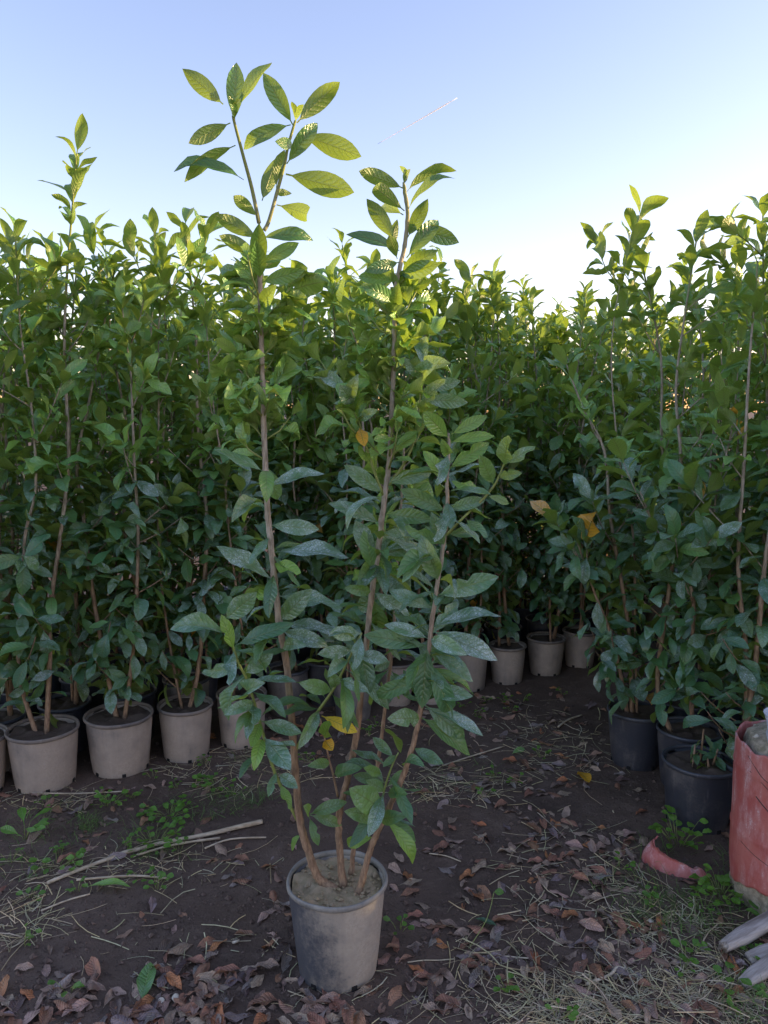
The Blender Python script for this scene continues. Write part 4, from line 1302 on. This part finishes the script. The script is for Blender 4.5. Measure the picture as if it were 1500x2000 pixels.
# straw and grass
def blades(name, patches, mat, lmin, lmax, wid, up, label, curve=0.3, seed=1):
    rg = random.Random(seed)
    V, F, C_ = [], [], []
    for (cx, cy, rx, ry, cnt) in patches:
        for _ in range(cnt):
            a = rg.uniform(0, 6.28); q = math.sqrt(rg.random()) * (1 if rg.random() < .8 else 1.4)
            px, py = cx + rx * q * math.cos(a), cy + ry * q * math.sin(a)
            py = max(py, 1300)
            g = gnd(px, py)
            if abs(g.x) > 4: continue
            L = lmin + (lmax - lmin) * rg.random() ** 1.8; yaw = rg.uniform(0, 6.28)
            lift = rg.uniform(*up)
            h = Vector((math.cos(yaw), math.sin(yaw), 0))
            b = Vector((g.x, g.y, hg(g.x, g.y) + rg.uniform(0.001, 0.006)))
            bend = rg.uniform(-curve, curve) * (1 if rg.random() < 0.8 else 2.2)
            side = UP.cross(h)
            pts = []
            for i in range(4):
                f = i / 3
                p = b + h * (L * f * math.cos(lift)) + side * (bend * L * f * f) + UP * (L * math.sin(lift) * (f - 0.35 * f * f))
                zg = hg(p.x, p.y) + 0.002
                if p.z < zg: p.z = zg
                pts.append(p)
            w = wid * (0.45 + 1.1 * rg.random() ** 2)
            n = len(V)
            for i, p in enumerate(pts):
                ww = w * (1 - 0.7 * i / 3) if up[1] > 0.6 else w
                for k in range(3):
                    aa = 2 * math.pi * k / 3
                    V.append(p + (side * math.cos(aa) + UP * math.sin(aa) * 0.6) * ww)
            for i in range(3):
                for k in range(3):
                    k2 = (k + 1) % 3
                    F.append((n + i * 3 + k, n + i * 3 + k2, n + i * 3 + 3 + k2, n + i * 3 + 3 + k))
            t = rg.uniform(0.55, 1.25); g2 = rg.uniform(0.85, 1.1)
            C_ += [(t * g2, t, t * rg.uniform(0.8, 1.1), 1)] * 12
    me = bpy.data.meshes.new(name); me.from_pydata([tuple(v) for v in V], [], F)
    a_ = me.attributes.new('leaf_tone', 'FLOAT_COLOR', 'POINT'); a_.data.foreach_set('color', np.array(C_, dtype=np.float32).ravel())
    me.polygons.foreach_set('use_smooth', [True] * len(F)); me.materials.append(mat)
    o = bpy.data.objects.new(name, me); col.objects.link(o); o['kind'] = 'stuff'; o['label'] = label; o['category'] = name.split('_')[-1]

blades('straw', [(1200, 1950, 210, 45, 560), (1080, 1990, 130, 25, 150), (1350, 1850, 120, 60, 190), (1290, 1790, 110, 45, 150), (890, 1535, 130, 35, 190), (470, 1505, 150, 45, 260), (250, 1690, 220, 38, 170),
                 (40, 1790, 70, 50, 150), (1100, 1470, 110, 55, 150), (1130, 1700, 130, 90, 170), (760, 1950, 220, 40, 60), (350, 1860, 200, 90, 40), (1000, 1840, 130, 60, 90), (80, 1560, 100, 25, 90), (950, 1420, 200, 40, 120), (1440, 1950, 90, 50, 220)],
       M_STRAW, 0.012, 0.15, 0.0016, (0.0, 0.14), 'matted pale dry straw strewn over the soil', 0.45, 3)
blades('grass', [(1340, 1790, 120, 50, 420), (1230, 1740, 70, 40, 120), (1290, 1660, 50, 35, 60), (100, 1620, 110, 40, 160), (300, 1640, 70, 45, 150), (170, 1610, 25, 18, 110), (400, 1575, 80, 30, 190), (480, 1560, 60, 20, 120), (1440, 1700, 40, 50, 90),
                 (900, 1510, 80, 30, 60), (530, 1490, 60, 30, 80), (1460, 1960, 50, 40, 90), (40, 1690, 60, 30, 60), (810, 1560, 40, 30, 40)],
       M_GRASS, 0.03, 0.085, 0.0010, (0.35, 1.2), 'thin sparse green grass growing in patches on the soil', 0.35, 4)

# soil crumbs
def crumbs():
    rg = random.Random(9)
    V, F = [], []
    for _ in range(9000):
        px, py = rg.uniform(-60, 1560), rg.uniform(1340, 2040)
        g = gnd(px, py)
        s = rg.uniform(0.0015, 0.006) if rg.random() < 0.92 else rg.uniform(0.006, 0.014)
        p = Vector((g.x, g.y, hg(g.x, g.y) + s * 0.25)); n = len(V)
        for d in ((1, 0, 0), (-1, 0, 0), (0, 1, 0), (0, -1, 0), (0, 0, 1), (0, 0, -1)):
            V.append(p + Vector((d[0] + rg.uniform(-.3, .3), d[1] + rg.uniform(-.3, .3), d[2] * 0.8)) * s)
        F.extend(tuple(n + t for t in f) for f in ((0, 2, 4), (2, 1, 4), (1, 3, 4), (3, 0, 4), (2, 0, 5), (1, 2, 5), (3, 1, 5), (0, 3, 5)))
    me = bpy.data.meshes.new('soil_crumbs'); me.from_pydata([tuple(v) for v in V], [], F); me.materials.append(M_CLOD)
    o = bpy.data.objects.new('soil_crumbs', me); col.objects.link(o); o['kind'] = 'stuff'; o['label'] = 'small dark soil crumbs scattered over the ground'
crumbs()

# fallen leaves
DSPEC = [dict(fold=0.5, droop=1.0, wave=0.5, twist=0.4, W=0.36, serr=0.03), dict(fold=0.2, droop=-0.5, wave=0.4, twist=-0.3, W=0.35, serr=0.03), dict(fold=0.7, droop=0.7, wave=0.3, twist=0.5, W=0.38, serr=0.03),
         dict(fold=-0.4, droop=0.6, wave=0.4, twist=0.2, W=0.34, serr=0.04), dict(fold=-0.6, droop=1.1, wave=0.4, twist=-0.4, W=0.40, serr=0.03), dict(fold=0.1, droop=0.3, wave=0.3, twist=0.1, W=0.36, serr=0.03)]
DRY_A = [leaf_arrays(seed=70 + i, nx=9, **s) for i, s in enumerate(DSPEC)]
DRY = [leaf_mesh_from('fallen_leaf', a, M_DRY) for a in DRY_A]
TONES = [((0.36, 0.175, 0.105), 'russet brown'), ((0.44, 0.30, 0.22), 'dull tan'), ((0.31, 0.245, 0.22), 'greyish'), ((0.52, 0.205, 0.08), 'bright orange-brown'), ((0.16, 0.105, 0.085), 'dark brown')]
TW = [0.32, 0.34, 0.15, 0.10, 0.09]

DENS = [(400, 1960, 330, 75, 1.0), (120, 1985, 160, 50, 0.9), (330, 1890, 110, 40, 0.8), (950, 1620, 140, 100, 0.75), (1090, 1700, 150, 110, 0.85), (1020, 1480, 160, 90, 0.95), (1000, 1390, 200, 45, 0.95), (700, 1960, 250, 50, 0.7),
        (930, 1860, 150, 80, 0.7), (1180, 1860, 130, 70, 0.85), (1350, 1930, 150, 60, 0.7), (470, 1690, 80, 50, 0.45), (545, 1800, 50, 40, 0.7), (230, 1600, 220, 60, 0.30), (150, 1560, 130, 30, 0.45), (470, 1440, 100, 50, 0.6), (820, 1700, 70, 60, 0.5), (620, 1440, 130, 50, 0.8),
        (1170, 1510, 120, 40, 0.5), (870, 1780, 70, 60, 0.45), (300, 1540, 100, 30, 0.35), (1250, 1610, 60, 40, 0.25)]
def dens(px, py):
    d = 0.05
    for e in DENS:
        q = in_ell(px, py, e)
        if q < 1.6:
            d = max(d, e[4] * min(1, 1.6 - q))
    return d
rg = random.Random(21)
cand = []
tries = 0
while len(cand) < 860 and tries < 40000:
    tries += 1
    px, py = rg.uniform(-40, 1540), rg.uniform(1350, 2040)
    if rg.random() > dens(px, py): continue
    if (px - 660) ** 2 / 100 ** 2 + (py - 1888) ** 2 / 55 ** 2 < 1: continue
    g = gnd(px, py)
    if any((g.x - a) ** 2 + (g.y - b) ** 2 < 0.125 ** 2 for a, b in used): continue
    if (g.x - 1.325) ** 2 + (g.y - 2.33) ** 2 < 0.2 ** 2: continue
    L = rg.uniform(0.045, 0.095)
    inside = 0 <= px <= 1500 and py <= 2000
    cand.append((L / g.y if inside else 0, px, py, g, L))
cand.sort(key=lambda c: -c[0])
mass = LeafMass(DRY_A)
for k, (_, px, py, g, L) in enumerate(cand):
    i = rg.randrange(len(DRY_A))
    yaw = rg.uniform(0, 6.28)
    d = Vector((math.cos(yaw), math.sin(yaw), rg.uniform(-0.10, 0.22)))
    nr = Vector((rg.uniform(-.45, .45), rg.uniform(-.45, .45), 1 if rg.random() < 0.75 else -1))
    m = leaf_matrix(Vector((0, 0, 0)), d, nr, L, rg.uniform(0.85, 1.15))
    V = DRY_A[i][0] @ np.array(m)[:3, :3].T
    # rest the lowest points on the soil
    low = np.percentile(V[:, 2], 12 if rg.random() < 0.6 else 42)
    m.translation = Vector((g.x, g.y, hg(g.x, g.y) - low + 0.0015))
    (c, word) = rg.choices(TONES, TW)[0]
    f = rg.uniform(0.7, 1.25)
    colr = (c[0] * f, c[1] * f * rg.uniform(.9, 1.1), c[2] * f)
    if k < 296:
        o = put_leaf(None, DRY[i], m, colr, 'fallen_leaf')
        tag(o, word + ' dry fallen leaf lying among the litter on dark soil', 'leaf', word + ' fallen leaves')
    else:
        mass.add(i, m, colr)
lo_ = mass.build('leaf_litter', M_DRY_J)
lo_['label'] = 'thin brown leaf litter along the feet of the pots'; lo_['category'] = 'litter'

def lying_leaf(p0, p1, wsc, mesh, tonec, lab, nr=(0.1, -0.2, 1)):
    a, b = gnd(*p0), gnd(*p1)
    A_ = Vector((a.x, a.y, hg(a.x, a.y) + 0.008)); B_ = Vector((b.x, b.y, hg(b.x, b.y) + 0.012))
    ch = B_ - A_
    o = put_leaf(None, mesh, leaf_matrix(A_, ch, Vector(nr), ch.length, wsc), tonec, 'fallen_leaf')
    tag(o, lab, 'leaf')
lying_leaf((276, 1958), (294, 1886), 1.15, LEAF[5], (0.35, 0.55, 0.75), 'single broad green fallen leaf on bare soil beside brown leaves')
lying_leaf((172, 1736), (256, 1738), 0.75, LEAF[3], (0.25, 0.9, 0.9), 'narrow pale green fallen leaf beside the broken dry stalk')
lying_leaf((1128, 1508), (1150, 1534), 1.2, LEAF_O[0], (0, .5, .6), 'small bright yellow fallen leaf on dark leaf litter')
lying_leaf((925, 1800), (970, 1816), 0.8, LEAF[0], (0.2, 0.05, 0.1), 'dark green fallen leaf on soil beside a long-stalked seedling')
lying_leaf((1000, 1476), (1024, 1466), 1.2, LEAF[2], (0.5, 0.7, 0.9), 'pale green fallen leaf on litter beside the bare twig')
lying_leaf((570, 1650), (584, 1640), 0.8, LEAF[0], (0.1, 0.6, 0.6), 'tiny fresh green leaf on soil behind the lone pot')

# snail shells
def snail(px, py, lab, banded):
    g = gnd(px, py); mb = MB(); mb2 = MB()
    pts, rad = [], []
    for i in range(46):
        f = i / 45; a = f * 4.6 * math.pi
        r = 0.0075 * (1 - f) ** 1.2 + 0.0004
        pts.append(Vector((r * math.cos(a), r * math.sin(a), 0.006 + f * 0.004))); rad.append(0.0055 * (1 - f) ** 1.1 + 0.0005)
    o = mb.tube(pts, rad, 8).build('snail_shell', M_SHELL)
    o.location = (g.x, g.y, hg(g.x, g.y) + 0.001); o.rotation_euler = (0.5, 0.2, px)
    if banded:
        b2 = [p + Vector((p.x, p.y, 0)).normalized() * rd * 0.75 + Vector((0, 0, rd * 0.75)) for p, rd in zip(pts[:-6], rad)]
        mb2.tube(b2, [r * 0.28 for r in rad[:-6]], 5).build('band', M_SHELLD, o)
    tag(o, lab, 'snail shell')
snail(462, 1842, 'banded snail shell lying beside dry brown leaves', True)
snail(314, 1954, 'striped snail shell on soil beside the broad green fallen leaf', True)
snail(344, 1948, 'plain pale snail shell lying next to a striped one', False)
snail(1270, 1806, 'small cream snail shell lying in dry grass', False)

# ------------------------------------------------------------------ weeds
ROUND_A = [leaf_arrays(W=0.78, fold=0.12, droop=0.3, wave=0.1, pet=0.05, nx=6, seed=90), leaf_arrays(W=0.62, fold=0.2, droop=0.5, wave=0.2, pet=0.05, nx=6, seed=91, obov=0.2)]
ROUND = [leaf_mesh_from('leaf', a, M_WEED) for a in ROUND_A]
LONGW = leaf_mesh_from('leaf', leaf_arrays(W=0.34, fold=0.2, droop=0.6, wave=0.15, obov=0.35, pet=0.15, seed=93), M_WEED)

def weed(px, py, n, size, spread, height, lab, group=None, seed=0, mesh=None, fresh=(.2, .7)):
    rg = random.Random(seed * 31 + int(px))
    g = gnd(px, py); z = hg(g.x, g.y)
    root = thing('weed', lab, 'weed', (g.x, g.y, z), group)
    mb = MB()
    for k in range(n):
        a = rg.uniform(0, 6.28); q = spread * math.sqrt(rg.random())
        p = Vector((math.cos(a) * q, math.sin(a) * q, height * rg.uniform(0.25, 1)))
        zz = hg(g.x + p.x, g.y + p.y) - z
        b = Vector((p.x * 0.35, p.y * 0.35, zz - 0.003))
        mb.tube([b, (b + p) * 0.5 + Vector((0, 0, 0.004)), p], 0.0008, 4)
        d = Vector((math.cos(a + rg.uniform(-1, 1)), math.sin(a + rg.uniform(-1, 1)), rg.uniform(-.1, .35)))
        nr = Vector((rg.uniform(-.3, .3), rg.uniform(-.6, .1), 1))
        me = mesh or rg.choice(ROUND)
        put_leaf(root, me, leaf_matrix(root.location + p, d, nr, size * rg.uniform(.7, 1.2), 1.0), (0, rg.uniform(*fresh), rg.uniform(.4, .8)))
    mb.build('stalk', M_TWIG, root)
    return root
weed(1325, 1648, 30, 0.036, 0.085, 0.085, 'bright round-leaved creeping weed growing over the red shard', seed=1, fresh=(.5, 1))
weed(1408, 1745, 44, 0.030, 0.075, 0.055, 'bright round-leaved weed clump at the foot of the red pillar', seed=2, fresh=(.6, 1))
weed(1375, 1770, 14, 0.022, 0.05, 0.03, 'small round-leaved weed sprawling in straw before the red pillar', seed=3, fresh=(.5, 1))
weed(1350, 1865, 10, 0.026, 0.04, 0.03, 'small green weed among straw beside the grey branches', seed=4)
weed(1475, 1870, 8, 0.028, 0.03, 0.03, 'green weed sprouting between the grey branches', seed=5)
weed(1495, 1800, 7, 0.04, 0.04, 0.06, 'dark green weed against the pillar foot', seed=6, fresh=(0, .3))
weed(1435, 1925, 12, 0.03, 0.06, 0.03, 'low green weed before the tapered grey branch', seed=7)
weed(48, 1640, 7, 0.085, 0.03, 0.06, 'leafy rosette weed with spoon-shaped leaves before the tan pots', seed=8, mesh=LONGW)
weed(330, 1590, 34, 0.032, 0.10, 0.04, 'dense patch of tiny clover before the smooth tan pot', seed=9)
weed(300, 1650, 26, 0.030, 0.10, 0.04, 'loose patch of clover behind the thick pale stalk', seed=10)
weed(215, 1570, 16, 0.028, 0.07, 0.04, 'clover tuft growing beside the foot of the dark-rimmed tan pot', seed=11)
weed(420, 1530, 20, 0.028, 0.08, 0.04, 'clover patch sprouting among straw before the tan pots', seed=12)
weed(110, 1690, 16, 0.030, 0.08, 0.04, 'sparse clover tuft beside the frayed end of the thick stalk', seed=13)
SM = 'tiny green seedling sprouting from dark soil'
for k, (px, py) in enumerate([(205, 1575), (255, 1560), (300, 1520), (400, 1490), (90, 1575), (345, 1540), (420, 1540), (460, 1550), (250, 1660), (350, 1660), (275, 1712), (150, 1740), (60, 1750), (308, 1735), (305, 1722), (965, 1520), (945, 1560), (1010, 1530), (1060, 1480),
                              (950, 1370), (985, 1372), (1000, 1390), (930, 1400), (1020, 1370), (1100, 1360), (905, 1380), (720, 1440), (735, 1420), (600, 1490), (45, 1848), (135, 1938), (990, 1934), (1330, 1900), (1260, 1760), (780, 1820), (1210, 1700), (1275, 1775), (1450, 1990), (20, 1680), (120, 1660), (1090, 1990)]):
    weed(px, py, 6, 0.024, 0.035, 0.034, SM, 'tiny seedlings on the soil', seed=20 + k)
# long-stalked seedling
def seedling():
    b, t = gnd(915, 1850), at(965, 1742, gnd(930, 1800).y)
    root = thing('seedling', 'single round-leaved seedling on a long thin stalk', 'seedling', (b.x, b.y, hg(b.x, b.y)))
    pts = [Vector((0, 0, 0)), (t - root.location) * 0.5 + Vector((0.015, 0, 0.0)), t - root.location]
    MB().tube(smooth_path(pts, 4), 0.0013, 5).build('stalk', M_TWIG, root)
    put_leaf(root, ROUND[0], leaf_matrix(t, Vector((1, -.2, .1)), Vector((0, -.5, 1)), 0.03, 1), (0, .3, .6))
seedling()

# ------------------------------------------------------------------ aircraft trail high in the sky
def contrail():
    D = 2500.0
    a = at(738, 281, D); b = at(893, 191, D)
    m, nt, out = new_mat('contrail_ice'); n = N(nt)
    tc = n.add('ShaderNodeTexCoord').outputs['Generated']
    sx = n.add('ShaderNodeSeparateXYZ'); nt.links.new(tc, sx.inputs[0])
    df = n.add('ShaderNodeBsdfDiffuse'); df.inputs['Color'].default_value = C4(0.85, 0.92, 0.98)
    tl = n.add('ShaderNodeBsdfTranslucent'); tl.inputs['Color'].default_value = C4(0.85, 0.92, 0.98)
    m0 = n.add('ShaderNodeMixShader'); m0.inputs[0].default_value = 0.5
    nt.links.new(df.outputs[0], m0.inputs[1]); nt.links.new(tl.outputs[0], m0.inputs[2])
    nt.links.new(m0.outputs[0], out.inputs[0])
    path = [a.lerp(b, i / 16) for i in range(17)]
    o = MB().tube([p - a for p in path], [0.6 + 1.7 * (i / 13) if i < 14 else 2.3 - 0.5 * (i - 13) for i in range(17)], 8).build('contrail', m)
    o.location = a
    tag(o, 'thin white aircraft trail crossing the clear sky', 'contrail')
contrail()
